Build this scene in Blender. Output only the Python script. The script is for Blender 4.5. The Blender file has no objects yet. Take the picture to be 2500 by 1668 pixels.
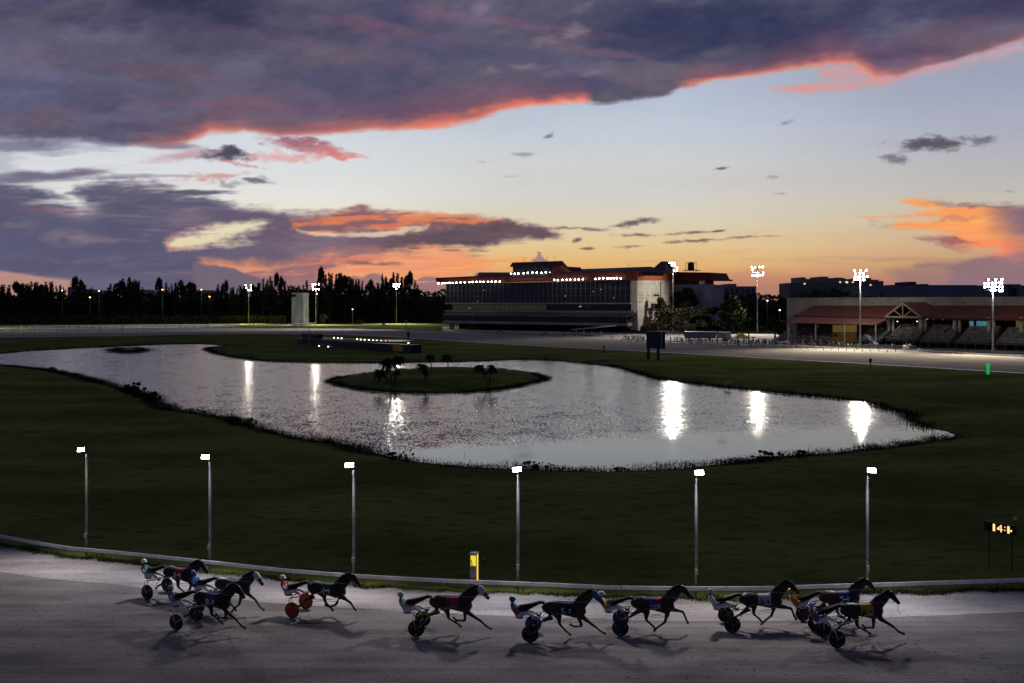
import bpy, math, random
import numpy as np
from mathutils import Vector, Matrix
random.seed(7)
C = bpy.context.scene.collection
PI = math.pi; R = math.radians
# ---------------------------------------------------------------- camera
H = 14.2; F = 2400.; CX = 1250.; HY = 742.               # camera height, focal length and horizon row in photo pixels (2500 wide)
sc = bpy.context.scene
cam_d = bpy.data.cameras.new('camera'); cam = bpy.data.objects.new('camera', cam_d); C.objects.link(cam)
cam.location = (0, 0, H); cam.rotation_euler = (R(90), 0, 0)
cam_d.sensor_width = 36; cam_d.lens = 36 * F / 2500; cam_d.shift_y = -(834 - HY) / 2500; cam_d.clip_end = 30000; cam_d.clip_start = .5
sc.camera = cam
sc.view_settings.view_transform = 'Standard'; sc.view_settings.look = 'None'; sc.view_settings.exposure = 0; sc.view_settings.gamma = 1
sc.cycles.use_denoising = True; sc.cycles.max_bounces = 5; sc.cycles.sample_clamp_indirect = 4
w = bpy.data.worlds.new('World'); sc.world = w; w.use_nodes = True
skt = w.node_tree.nodes.new('ShaderNodeTexSky'); skt.sky_type = 'NISHITA'; skt.sun_disc = False; skt.sun_elevation = R(-2); skt.sun_rotation = R(-8)
w.node_tree.links.new(skt.outputs[0], w.node_tree.nodes['Background'].inputs[0]); w.node_tree.nodes['Background'].inputs[1].default_value = .05
def G(px, py, z=0.):                                     # photo pixel -> ground point at height z
    D = F * (H - z) / (py - HY); return Vector(((px - CX) / F * D, D, z))
def Dz(px, py, D):                                       # photo pixel at depth D -> point
    return Vector(((px - CX) / F * D, D, H - (py - HY) * D / F))
NEARW = 1700.; FARW = 190000.
# ---------------------------------------------------------------- sky colours (numpy)
_tab = {}
def vnoise(x, y, seed):
    if seed not in _tab:
        _tab[seed] = np.random.RandomState(seed).rand(256, 256).astype(np.float32)
    t = _tab[seed]
    xi = np.floor(x).astype(np.int64); yi = np.floor(y).astype(np.int64)
    fx = (x - xi); fy = (y - yi)
    fx = fx * fx * (3 - 2 * fx); fy = fy * fy * (3 - 2 * fy)
    x0 = xi & 255; x1 = (xi + 1) & 255; y0 = yi & 255; y1 = (yi + 1) & 255
    return (t[y0, x0] * (1 - fx) + t[y0, x1] * fx) * (1 - fy) + (t[y1, x0] * (1 - fx) + t[y1, x1] * fx) * fy
def fbm(x, y, seed, octs=5, gain=.5):                    # about -1..1
    s = 0; a = 1; n = 0
    for o in range(octs):
        s = s + a * (vnoise(x * 2 ** o + 17.3 * o, y * 2 ** o + 5.1 * o, seed + o) * 2 - 1); n += a; a *= gain
    return s / n * 1.6
def sst(a, b, x):
    t = np.clip((x - a) / (b - a), 0, 1); return t * t * (3 - 2 * t)
def lin(c):
    c = np.asarray(c, dtype=np.float64) / 255.
    return np.where(c <= .04045, c / 12.92, ((c + .055) / 1.055) ** 2.4)
def sdpoly(x, y, pts):                                   # signed distance, negative inside
    P = np.array(pts, float); d = np.full(x.shape, 1e18); ins = np.zeros(x.shape, bool)
    n = len(P)
    for i in range(n):
        ax, ay = P[i]; bx, by = P[(i + 1) % n]
        ex, ey = bx - ax, by - ay
        t = np.clip(((x - ax) * ex + (y - ay) * ey) / (ex * ex + ey * ey + 1e-9), 0, 1)
        d = np.minimum(d, (x - ax - t * ex) ** 2 + (y - ay - t * ey) ** 2)
        if ay != by:
            c = ((ay > y) != (by > y)) & (x < ex * (y - ay) / ey + ax)
            ins ^= c
    d = np.sqrt(d)
    return np.where(ins, -d, d)
def sky_rgb(x, y):
    """sRGB 0..255 sky colour in the direction that this camera sees at photo pixel x, y (2500 wide)."""
    x = x.astype(np.float32); y = y.astype(np.float32)
    # clear sky: colour rows at three columns
    rows = [0, 250, 330, 400, 480, 540, 600, 650, 690, 742, 800]
    cl = [(170,178,196),(190,198,212),(208,214,222),(216,220,224),(228,226,220),(236,226,200),(242,208,150),(236,170,120),(228,142,108),(215,125,100),(120,90,90)]
    cm = [(165,175,198),(184,194,212),(196,203,213),(206,208,210),(214,210,203),(222,209,184),(230,200,148),(230,182,120),(224,155,100),(200,130,100),(120,90,85)]
    cr = [(150,156,180),(163,168,188),(174,177,190),(184,183,186),(197,190,180),(205,188,162),(206,172,135),(196,150,112),(178,125,108),(150,110,108),(100,80,85)]
    out = np.zeros(x.shape + (3,), np.float32)
    wl = sst(1300, 700, x); wr = sst(1500, 2450, x); wm = 1 - wl - wr
    for k in range(3):
        a = np.interp(y, rows, [c[k] for c in cl]); b = np.interp(y, rows, [c[k] for c in cm]); c_ = np.interp(y, rows, [c[k] for c in cr])
        out[..., k] = a * wl + b * wm + c_ * wr
    soft = fbm(x / 500, y / 90, 3, 4)
    out += (soft * 3)[..., None]
    def lay(mask, col, k=1.):
        nonlocal out
        m = np.clip(mask * k, 0, 1)[..., None]
        c = np.asarray(col, np.float32)
        out = out * (1 - m) + c * m
    # domain warps
    w1x = fbm(x / 160, y / 60, 11, 6, .55) * 42; w1y = fbm(x / 150 + 9, y / 55, 21, 6, .55) * 16
    w2x = fbm(x / 45, y / 22, 31, 5, .55) * 15; w2y = fbm(x / 40, y / 20, 41, 5, .55) * 7
    n_big = fbm(x / 420 + .002 * y, (y + x * .10) / 150, 51, 5); n_mid = fbm(x / 150, (y + .12 * x) / 45, 61, 5, .6)
    n_fine = fbm(x / 40, y / 16, 71, 5, .6)
    n_vf = fbm(x / 16, y / 8, 131, 4, .6)
    st = fbm(x / 130, (y + .02 * x) / 11, 81, 5, .6)      # thin streaks
    # G: dusky band low on the right
    lay(sst(650, 705, y + w1y * .4) * sst(1350, 1800, x), (170, 120, 114), .6)
    lay(sst(.1, .6, st) * sst(590, 640, y) * sst(1300, 1800, x), (190, 140, 118), .25)
    lay(sst(6, -6, np.abs(y - 628 - .02 * (x - 2000) + w1y * .2) - 3) * sst(1900, 2100, x), (150, 122, 122), .25)
    # C: grey blue mass on the left
    C = [(-400,452),(0,452),(64,455),(117,466),(165,490),(192,500),(205,493),(178,470),(190,452),(277,444),(362,446),(425,458),(500,478),(580,500),(640,512),(760,515),(900,520),(1000,528),(1120,532),(1215,540),(1290,556),(1372,578),(1330,588),(1240,596),(1160,602),(1080,612),(960,622),(850,640),(740,690),(700,760),(-400,760)]
    wx, wy = x + w1x * .8 + w2x * .6, y + w1y * .7 + w2y * .6
    dC = sdpoly(wx, wy, C)
    cc = np.stack([96 + n_mid * 5 + sst(300, 900, x) * 18, 93 + n_mid * 5 - sst(500, 1000, x) * 2, 116 + n_mid * 4 - sst(350, 900, x) * 8], -1)
    cc += (sst(560, 700, y) * 8)[..., None] * np.array([1.3, .9, .6])
    cc -= (sst(500, 560, y) * sst(900, 0, x) * 9)[..., None] * np.array([1, .8, .2])
    lay(sst(16, -20, dC + n_fine * 6 + st * 9 + n_vf * 2), cc)
    lay(sst(.15, .7, fbm(x / 200, (y - x * .05) / 26, 141, 5, .6)) * sst(10, -30, dC), (132, 114, 126), .6)
    lay(sst(.1, .7, fbm(x / 160 + 5, (y + x * .03) / 30, 151, 5, .6)) * sst(10, -30, dC), (84, 84, 108), .6)
    lay(sst(.05, .55, st + n_mid * .3) * sst(-60, -14, dC) * sst(620, 300, x) * sst(560, 500, y), (206, 206, 212), .5)
    # soft lit puffs in the mass
    for px, py, rx, ry, k in [(135,580,52,22,.4),(205,588,60,20,.35),(190,600,70,16,.3),(280,635,45,16,.25),(160,642,80,6,.2),(370,575,18,10,.25),(60,560,30,30,.12)]:
        d = np.hypot((wx - px) / rx, (y + w2y * 1.4 - py) / ry)
        lay(sst(1.15, .25, d + n_fine * .4) * sst(1.3, .2, (y - py) / ry + .3), (144, 125, 133), k)
    # streak of light above the mass, layered veils
    for px, py, rx, ry, a, col, k in [(120,430,150,16,-.10,(100,92,118),.85),(330,432,170,6,-.04,(140,130,150),.5),(60,360,200,22,.02,(105,104,130),.75),(20,410,60,40,0,(160,160,178),.5),
                                      (480,468,110,9,.02,(84,84,100),.9),(500,492,90,5,.02,(110,108,118),.6),(330,475,120,14,.02,(100,92,112),.8),(390,452,60,8,.02,(120,95,112),.6),
                                      (140,512,120,6,.02,(135,88,112),.45),(480,375,150,12,-.08,(178,110,128),.5),(420,352,90,12,.05,(110,98,124),.7)]:
        ux = (x - px + w1x); uy = (y - py + w1y * .5) - a * (x - px)
        d = np.hypot(ux / rx, uy / ry)
        lay(sst(1.2, .35, d + st * .3), col, k)
    # bright lens in the mass
    dh = sdpoly(x + w1x * .35 + w2x * .7, y + w1y * .5 + w2y * .8, [(398,596),(415,580),(460,565),(520,556),(600,545),(655,548),(625,566),(590,582),(520,600),(450,607),(410,606)])
    lay(sst(12, -16, dh + st * 8 + n_vf * 3 + n_fine * 4), np.stack([236 + 0 * x, 224 - sst(560, 610, y) * 8, 190 - sst(560, 610, y) * 15], -1), .95)
    lay(sst(12, 0, np.abs(dh + st * 4)) * sst(560, 400, x), (214, 134, 126), .4)
    # D: burning band in the middle
    dm = sdpoly(x + w1x + w2x, y + w1y + w2y, [(720,525),(840,514),(960,520),(1080,522),(1180,536),(1240,552),(1180,560),(1060,556),(930,560),(800,560),(730,552)])
    orange = np.stack([246 + 0 * x, 140 + 25 * st, 92 + 18 * st], -1)
    lay(sst(14, -12, dm + st * 6), orange, .8)
    lay(sst(-.25, .4, st + n_mid * .6) * sst(12, -6, dm), (122, 94, 106), .88)
    dg = n_fine * 4 + st * 5 + sdpoly(x + w1x * .7 + w2x, y + w1y * .7 + w2y * .5, [(740,560),(860,563),(950,556),(1040,560),(1010,575),(900,577),(800,574)])
    lay(sst(6, -6, dg), (238, 214, 178), .8)
    dd = sdpoly(x + w1x * .5 + w2x, y + w1y * .5 + w2y, [(930,600),(985,572),(1080,566),(1180,555),(1250,543),(1300,556),(1370,575),(1330,586),(1250,590),(1170,602),(1060,606),(960,614)])
    lay(sst(8, -14, dd + n_fine * 7 + n_vf * 4 + st * 4), np.stack([104 + st * 14, 84 + st * 8, 92 + st * 6], -1), .95)
    # orange sheets below the band
    do = sdpoly(x + w1x + w2x, y + w1y * .8 + w2y, [(500,640),(560,638),(640,645),(700,640),(760,628),(840,614),(930,612),(1060,612),(1200,640),(1140,680),(1000,700),(820,720),(700,720),(620,690),(540,665)])
    lay(sst(18, -14, do), np.stack([238 + st * 6, 152 + 24 * st, 114 + 16 * st], -1), .85)
    lay(sst(-.15, .45, n_mid + st * .35 - sst(850, 1100, x) * 1.1) * sst(18, -10, do), (140, 104, 116), .85)
    lay(sst(620, 640, y) * sst(950, 1150, x) * sst(1500, 1200, x) * sst(.05, .4, st) * sst(700, 670, y), (246, 150, 90), .7)
    # low cumulus silhouettes
    n_c = fbm(x / 26, y / 26, 161, 5, .6)
    for pts, col, k in [([(478,640),(500,650),(520,646),(545,651),(580,655),(598,668),(640,680),(700,686),(745,696),(800,760)], (114, 101, 115), 1.),
                        ([(620,740),(690,690),(720,681),(755,678),(778,690),(850,690),(862,676),(885,677),(897,670),(910,667),(925,669),(935,684),(962,694),(1000,690),(1035,676),(1060,673),(1084,680),(1110,700),(1200,760)], (152, 116, 121), .92)]:
        P_ = np.array(pts, float); e = np.interp(x + w2x * .3, P_[:, 0], P_[:, 1]) + n_c * 4
        lay(sst(-2.5, 3, y - e) * sst(P_[0, 0] - 16, P_[0, 0] + 6, x), col, k)
    dp = sdpoly(x + w1x * .3, y + w1y * .3, [(-300,655),(0,658),(90,672),(170,680),(178,760),(-300,760)])
    lay(sst(5, -5, dp), (196, 148, 132), .85)
    for px, py, rx, ry in [(1316,628,11,10),(1310,640,14,10),(1326,640,10,8),(1167,672,9,7)]:
        lay(sst(1.1, .8, np.hypot((x - px) / rx, (y - py) / ry) + n_vf * .5), (158, 128, 130), .95)
    for px, py, rx, ry, k in [(1270,634,60,2.2,.8),(1110,655,60,2.4,.8),(1060,664,110,2.6,.6),(1000,690,90,3,.6),(1230,644,30,2,.5),(900,652,90,2.4,.5)]:
        lay(sst(1.1, .3, np.hypot((x - px) / rx, (y - py + .04 * (x - px)) / ry) + st * .25), (250, 178, 96), k)
    # A: the great deck across the top
    ex = np.array([-400,0,106,213,319,404,457,510,595,681,766,904,1010,1106,1170,1223,1298,1383,1420,1489,1553,1617,1660,1702,1745,1809,1872,1947,2021,2085,2138,2191,2255,2319,2393,2500,2900]) 
    ey = np.array([340,338,342,340,350,358,352,326,322,334,330,322,319,308,296,277,261,253,251,253,248,236,218,210,202,192,181,170,160,162,196,190,168,156,132,96,0])
    edge = np.interp(x + w2x * .3, ex, ey)
    dA = edge - y + w1y * (.15 + .55 * sst(700, 200, x)) + w2y * (.25 + .5 * sst(1350, 1500, x) * sst(1800, 1600, x)) # >0 inside
    inner = sst(0, 260, dA)
    ca = np.stack([90 + 0 * x, 87 + 0 * x, 107 + 0 * x], -1)
    v1 = sst(-.15, .55, n_big)[..., None]; ca = ca * (1 - v1) + np.array([76, 75, 104]) * v1
    v2 = (sst(0, .6, fbm(x / 330, (y - x * .16) / 70, 111, 5, .55)) * .7)[..., None]; ca = ca * (1 - v2) + np.array([108, 92, 110]) * v2
    v3 = (sst(.05, .6, fbm(x / 240, (y + x * .1) / 90, 121, 5, .55)) * .5)[..., None]; ca = ca * (1 - v3) + np.array([106, 104, 128]) * v3
    for px, py, rx, ry, a, col, k in [(1330,60,420,16,.12,(134,98,118),.5),(60,190,300,26,.06,(118,112,142),.6),(560,250,420,16,.05,(126,92,112),.5),(250,290,200,14,.05,(112,94,118),.5),(480,20,330,95,.1,(50,50,78),.85),(1760,70,420,100,.0,(54,58,88),.9),(2380,20,260,60,.0,(58,58,92),.8),(1010,90,330,22,.16,(118,86,104),.6),(1450,130,200,16,.17,(124,96,110),.55),
                                      (0,130,260,60,.1,(100,98,122),.7),(0,230,200,60,.1,(92,98,132),.6),(150,210,330,30,.08,(84,82,112),.5),(1130,130,260,40,.1,(76,80,112),.6),(380,170,330,20,.12,(108,84,104),.5),
                                      (900,215,260,70,0,(72,74,104),.6),(1650,170,230,36,-.15,(112,104,114),.6),(1560,225,190,22,-.16,(100,93,103),.8),(2180,125,150,28,-.1,(62,60,88),.6),(2330,75,200,22,-.2,(100,82,102),.6),(700,110,300,30,.1,(104,90,108),.5),(800,330,200,30,0,(92,72,98),.5)]:
        d = np.hypot((x - px + w1x * 1.5) / rx, (y - py + w1y * 1.5 - a * (x - px)) / ry)
        m = (sst(1.25, .2, d + n_mid * .3) * k)[..., None]; ca = ca * (1 - m) + np.array(col) * m
    for px, py, rx, ry, k in [(1175,28,24,18,.5),(1430,18,40,14,.5),(1400,78,34,22,.65),(1330,95,45,18,.5),(1270,165,55,13,.65),(1200,175,30,10,.4),(355,327,60,9,.45),(1440,180,30,8,.4)]:
        d = np.hypot((x - px + w2x * .8) / rx, (y - py + w2y * 1.3) / ry)
        m = (sst(1.25, .1, d + n_fine * .45 + n_mid * .25) * k)[..., None]; ca = ca * (1 - m) + np.array([140, 122, 132]) * m
    tex = (fbm(x / 70, (y + x * .1) / 34, 171, 6, .62) * 6 + n_vf * 2.5)[..., None]; ca = ca + tex * np.array([1.1, .9, .9])
    glow = np.interp(x, [300,420,520,600,720,1000,1380,1425,1450,1640,1690,1800,2000,2140,2300,2500,2900], [0,.45,.85,.55,.55,.9,1,.9,0,0,.9,.9,1,.8,.35,.5,.3])
    gw = np.interp(x, [400,600,1000,1200,1400,1800,2050,2140,2500], [26,36,40,32,26,16,36,34,20])
    pat = .62 + .5 * np.clip(fbm(x / 150, y / 60, 181, 4) + .3, 0, 1)
    haze_ = (sst(3.8, 0, dA / gw) * glow * .7 * pat)[..., None]; ca = ca * (1 - haze_) + np.array([146, 88, 102]) * haze_
    g2 = (sst(1.25, .1, dA / gw + n_fine * .2 + st * .12) * glow * pat)[..., None]; ca = ca * (1 - g2) + (np.array([236, 126, 104]) + sst(1600, 1900, x)[..., None] * np.array([-12, 4, 14])) * g2
    g3 = (sst(.5, .1, dA / gw) * glow * .6)[..., None]; ca = ca * (1 - g3) + np.array([248, 154, 124]) * g3
    lay(sst(-5 - 16 * sst(700, 200, x), 10, dA + st * 3 + n_vf * 2), ca, 1.)
    # pink veil under the deck on the right
    dv = sdpoly(x + w2x, y + w2y * .5 + w1y * .3, [(1990,168),(2110,160),(2200,180),(2330,140),(2500,105),(2500,128),(2330,166),(2210,192),(2090,214),(1975,230),(1930,226),(1880,217),(1960,212),(2050,200),(2010,190)])
    lay(sst(12, -10, dv + st * 8 + n_vf * 3) * sst(10, 0, dA) * (.45 + .75 * sst(-.6, .5, n_fine * .6 + st * .8)), np.stack([226 - sst(2150, 2400, x) * 26, 148 + sst(2150, 2400, x) * 14, 140 + sst(2100, 2400, x) * 30], -1), .8)
    # B: wisps under the deck
    for px, py, rx, ry, a, col, k, s_ in [(745,357,95,18,.16,(178,110,120),.8,.5),(700,382,130,12,.02,(226,150,146),.6,.6),(830,378,60,9,.1,(224,120,112),.75,.5),(740,345,60,9,.1,(140,98,114),.6,.5),
                                     (545,380,62,16,.0,(80,78,92),.95,.35),(568,366,28,14,.2,(70,70,86),.9,.35),(580,401,60,7,.12,(212,130,126),.75,.4),(530,430,80,11,-.1,(212,142,142),.75,.45),(625,440,36,8,.12,(100,102,114),.85,.4),(560,447,30,5,.1,(130,126,136),.6,.4),(640,432,18,6,0,(140,138,148),.5,.4)]:
        ux = (x - px + w2x * 1.2); uy = (y - py + w2y * 1.3) - a * (x - px)
        lay(sst(1.3, .2, np.hypot(ux / rx, uy / ry) + n_fine * s_ + n_vf * .2 + st * .15), col, k)
    # E: small dark clouds
    for px, py, rx, ry, a, k in [(1300,568,46,9,.1,.95),(1345,572,28,8,.05,.9),(1228,547,34,5,.02,.8),(1548,543,50,8,-.12,.9),(1405,557,66,4,.02,.8),(1450,562,36,3,.0,.6),(1560,574,62,5,.0,.85),(1408,586,12,8,-.2,.9),(1430,607,26,4,0,.8),(1540,602,38,4,-.05,.7),
                                 (1700,567,42,4,-.04,.85),(1752,564,16,3,-.1,.9),(1690,589,56,5,.0,.8),(1740,586,50,3,-.05,.7),(1810,580,40,4,-.05,.6),(1880,577,40,2.5,0,.45),(1640,592,24,3,0,.6),(1640,572,30,3,0,.6),(1764,412,18,4,-.12,.8),(1340,330,18,8,-.4,.6),(1280,377,36,5,.0,.35),
                                 (1175,395,22,4,0,.25),(1912,301,22,5,-.3,.4),(1888,433,12,4,0,.25),(1902,473,24,4,0,.3),(2188,387,32,12,0,.6),(2285,350,95,17,.0,.95),(2235,352,50,18,-.3,.8),(2390,345,50,14,-.1,.7),(1240,430,26,3,0,.25),(1020,606,30,3,0,.7),(1100,612,40,3,0,.7),(2470,468,12,3,0,.3),
                                 (880,640,46,7,0,.7),(930,645,50,5,.0,.6),(1165,625,30,3,0,.3)]:
        ux = (x - px + w2x * .45); uy = (y - py + w2y * .5 * min(1, ry / 8)) - a * (x - px)
        warm = float(np.clip((py - 380) / 180, 0, 1))
        lay(sst(1.3, .1, np.hypot(ux / rx, uy / ry) + n_fine * .5 + n_vf * .3), (90 + warm * 14, 86 - warm * 2, 97 - warm * 4), k)
    # F: burning anvil on the right
    F = [(2205,488),(2250,486),(2330,492),(2420,497),(2520,500),(2900,498),(2900,740),(2480,742),(2300,705),(2330,668),(2250,650),(2330,640),(2420,612),(2440,600),(2330,612),(2270,590),(2240,578),(2330,572),(2280,560),(2215,548),(2120,540),(2215,534),(2300,528),(2250,512),(2215,502)]
    dF = sdpoly(x + w1x * .35 + w2x * .8, y + w1y * .35 + w2y * .6, F)
    t = sst(2380, 2500, x + n_mid * 40 - (y - 520) * .5)[..., None]
    cf = np.stack([250 + 0 * x, 160 + st * 14 - sst(560, 630, y) * 22, 96 + st * 8 + sst(540, 620, y) * 8], -1) * (1 - t) + np.array([134, 106, 120]) * t
    tt = (sst(14, 2, y - (495 + (x - 2250) * .02 - w2y) ) * sst(2230, 2340, x) * .85)[..., None]; cf = cf * (1 - tt) + np.array([128, 104, 112]) * tt
    low = (sst(606, 632, y + w2y * 1.2 - (x - 2400) * .28))[..., None]; cf = cf * (1 - low) + np.array([146, 114, 122]) * low
    m2 = (sst(1.1, .4, np.hypot((x - 2320 + w1x * .5) / 90, (y - 588 + w2y - (x - 2320) * .12) / 9)) * .75)[..., None]; cf = cf * (1 - m2) + np.array([140, 92, 96]) * m2
    m3 = (sst(1.1, .4, np.hypot((x - 2330 + w1x * .5) / 60, (y - 535 + w2y) / 9)) * .5)[..., None]; cf = cf * (1 - m3) + np.array([196, 120, 100]) * m3
    lay(sst(10, -13, dF + n_fine * 5 + st * 9 + n_vf * 2), cf, .97)
    lay(sst(14, -10, sdpoly(x + w1x * .5, y + w1y * .5, [(2170,660),(2330,640),(2900,560),(2900,760),(2160,760),(2290,705),(2220,688)])), (146, 115, 122), .55)
    out += (n_fine * 1.2)[..., None]
    return np.clip(out, 0, 255)
# ---------------------------------------------------------------- materials
def nd(nt, t, **k):
    n = nt.nodes.new(t)
    for a, v in k.items(): setattr(n, a, v)
    return n
def mat(name, col, rough=.7, var=.15, scale=3., bump=0., metal=0., col2=None, emis=None, estr=0., spec=.3, stretch=(1, 1, 1), detail=4, sampling=None, bscale=None, space='Object'):
    m = bpy.data.materials.new(name); m.use_nodes = True; nt = m.node_tree; b = nt.nodes['Principled BSDF']
    tc = nd(nt, 'ShaderNodeTexCoord'); mp = nd(nt, 'ShaderNodeMapping'); mp.inputs['Scale'].default_value = stretch
    nt.links.new(tc.outputs[space], mp.inputs[0]); n = nd(nt, 'ShaderNodeTexNoise'); n.inputs['Scale'].default_value = scale; n.inputs['Detail'].default_value = detail
    nt.links.new(mp.outputs[0], n.inputs['Vector'])
    r = nd(nt, 'ShaderNodeValToRGB'); r.color_ramp.elements[0].position = .35; r.color_ramp.elements[1].position = .65
    c1 = [max(0, c * (1 - var)) for c in col]; c2 = [min(1, c * (1 + var)) for c in (col2 or col)]
    r.color_ramp.elements[0].color = (*c1, 1); r.color_ramp.elements[1].color = (*c2, 1)
    nt.links.new(n.outputs['Fac'], r.inputs[0]); nt.links.new(r.outputs[0], b.inputs['Base Color'])
    b.inputs['Roughness'].default_value = rough; b.inputs['Metallic'].default_value = metal; b.inputs['Specular IOR Level'].default_value = spec
    if bump:
        n2 = nd(nt, 'ShaderNodeTexNoise'); n2.inputs['Scale'].default_value = bscale or scale * 4; n2.inputs['Detail'].default_value = 6
        nt.links.new(mp.outputs[0], n2.inputs['Vector']); bp = nd(nt, 'ShaderNodeBump'); bp.inputs['Strength'].default_value = bump; bp.inputs['Distance'].default_value = .05
        nt.links.new(n2.outputs['Fac'], bp.inputs['Height']); nt.links.new(bp.outputs[0], b.inputs['Normal'])
    if emis:
        b.inputs['Emission Color'].default_value = (*emis, 1); b.inputs['Emission Strength'].default_value = estr
        if sampling: m.cycles.emission_sampling = sampling
    return m
M = {}
M['white'] = mat('white_paint', (.72, .71, .68), .5, .12, 2)
M['rail'] = mat('rail_paint', (.76, .75, .74), .5, .18, 1.2, detail=8)
M['steel'] = mat('galvanised_steel', (.30, .30, .31), .45, .15, 4, metal=.4)
M['darkmetal'] = mat('dark_metal', (.03, .03, .035), .5, .2, 4)
M['black'] = mat('black_rubber', (.012, .012, .013), .6, .3, 8)
M['concrete'] = mat('concrete', (.40, .38, .35), .85, .2, .5, bump=.3)
M['cream'] = mat('cream_stucco', (.50, .45, .37), .85, .12, .25, bump=.2)
M['cream_dim'] = mat('darker_cream_stucco', (.36, .33, .27), .85, .15, .2, bump=.2)  # darker tone of the cream stucco
M['bluewall'] = mat('pale_blue_wall', (.30, .32, .42), .8, .1, .2)
M['redroof'] = mat('red_metal_roof', (.26, .07, .032), .7, .2, .5, stretch=(1, 1, .2))
M['fascia'] = mat('orange_red_fascia', (.36, .085, .035), .6, .15, .3)
M['awning'] = mat('faded_red_awning', (.34, .14, .095), .7, .12, .4)
M['darkroof'] = mat('dark_grey_roof', (.05, .055, .075), .6, .2, .4)
M['glass'] = mat('dark_glass', (.012, .014, .016), .08, .4, .3, spec=.8)
M['mullion'] = mat('mullion_aluminium', (.22, .21, .20), .5, .1, 2)
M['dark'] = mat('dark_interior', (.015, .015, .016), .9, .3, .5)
M['paving'] = mat('grey_paving', (.20, .19, .19), .9, .2, .3, bump=.2)
M['lamp'] = mat('lit_lamp_glass', (.9, .9, .9), .3, .02, 2, emis=(.93, .94, 1.), estr=60, sampling='NONE')
M['lampfar'] = mat('lit_flood_glass', (.9, .9, .9), .3, .02, 2, emis=(.95, .93, 1.), estr=55, sampling='FRONT')
M['bulb'] = mat('lit_canopy_bulb', (.9, .9, .9), .3, .02, 2, emis=(1., .96, .94), estr=42, sampling='FRONT')
M['small'] = mat('small_white_bulb', (.9, .9, .9), .3, .02, 2, emis=(.85, .9, 1.), estr=14, sampling='NONE')
M['sodium'] = mat('sodium_bulb', (.9, .5, .2), .3, .02, 2, emis=(1., .42, .12), estr=14, sampling='NONE')
M['warmbulb'] = mat('warm_bulb', (.9, .8, .5), .3, .02, 2, emis=(1., .8, .5), estr=5, sampling='NONE')
M['yellowglow'] = mat('lit_yellow_panel', (.8, .65, .05), .5, .05, 2, emis=(.95, .72, .04), estr=.85, sampling='NONE')
M['orangeglow'] = mat('lit_orange_panel', (.8, .4, .05), .5, .3, 9, emis=(1., .4, .03), estr=.7, sampling='NONE')
M['greenglow'] = mat('lit_green_panel', (.02, .5, .12), .5, .05, 2, emis=(.0, .62, .13), estr=.65, sampling='NONE')
M['led'] = mat('amber_led', (.9, .6, .3), .5, .02, 2, emis=(1., .56, .2), estr=1.6, sampling='NONE')
M['warmwin'] = mat('dim_warm_window', (.10, .09, .03), .3, .5, .12, emis=(.26, .26, .10), estr=.07, sampling='NONE')
M['wallglow'] = mat('warm_glow_wall', (.40, .27, .10), .8, .2, .3, emis=(.55, .33, .09), estr=.15, sampling='NONE')  # lamplight on the pavilion walls, put in as emission
M['screen'] = mat('lit_cyan_screen', (.05, .3, .4), .4, .6, 1.2, emis=(.12, .36, .46), estr=.4, sampling='NONE')
M['leafdark'] = mat('dark_foliage', (.030, .040, .020), .8, .4, .35, spec=.1)
M['leafgreen'] = mat('green_foliage', (.035, .05, .02), .8, .4, .5, spec=.1)
M['leafbrown'] = mat('dry_brown_foliage', (.040, .030, .018), .85, .3, .5, spec=.1)
M['bark'] = mat('bark', (.07, .055, .045), .9, .3, 2, bump=.4)
M['hedge'] = mat('clipped_hedge_leaves', (.075, .085, .028), .85, .4, .6, bump=.6, spec=.1)
M['yellowcloth'] = mat('yellow_canopy_cloth', (.75, .5, .06), .7, .1, 1)
M['redpylon'] = mat('red_pylon_paint', (.35, .04, .03), .5, .2, 3)
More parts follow.
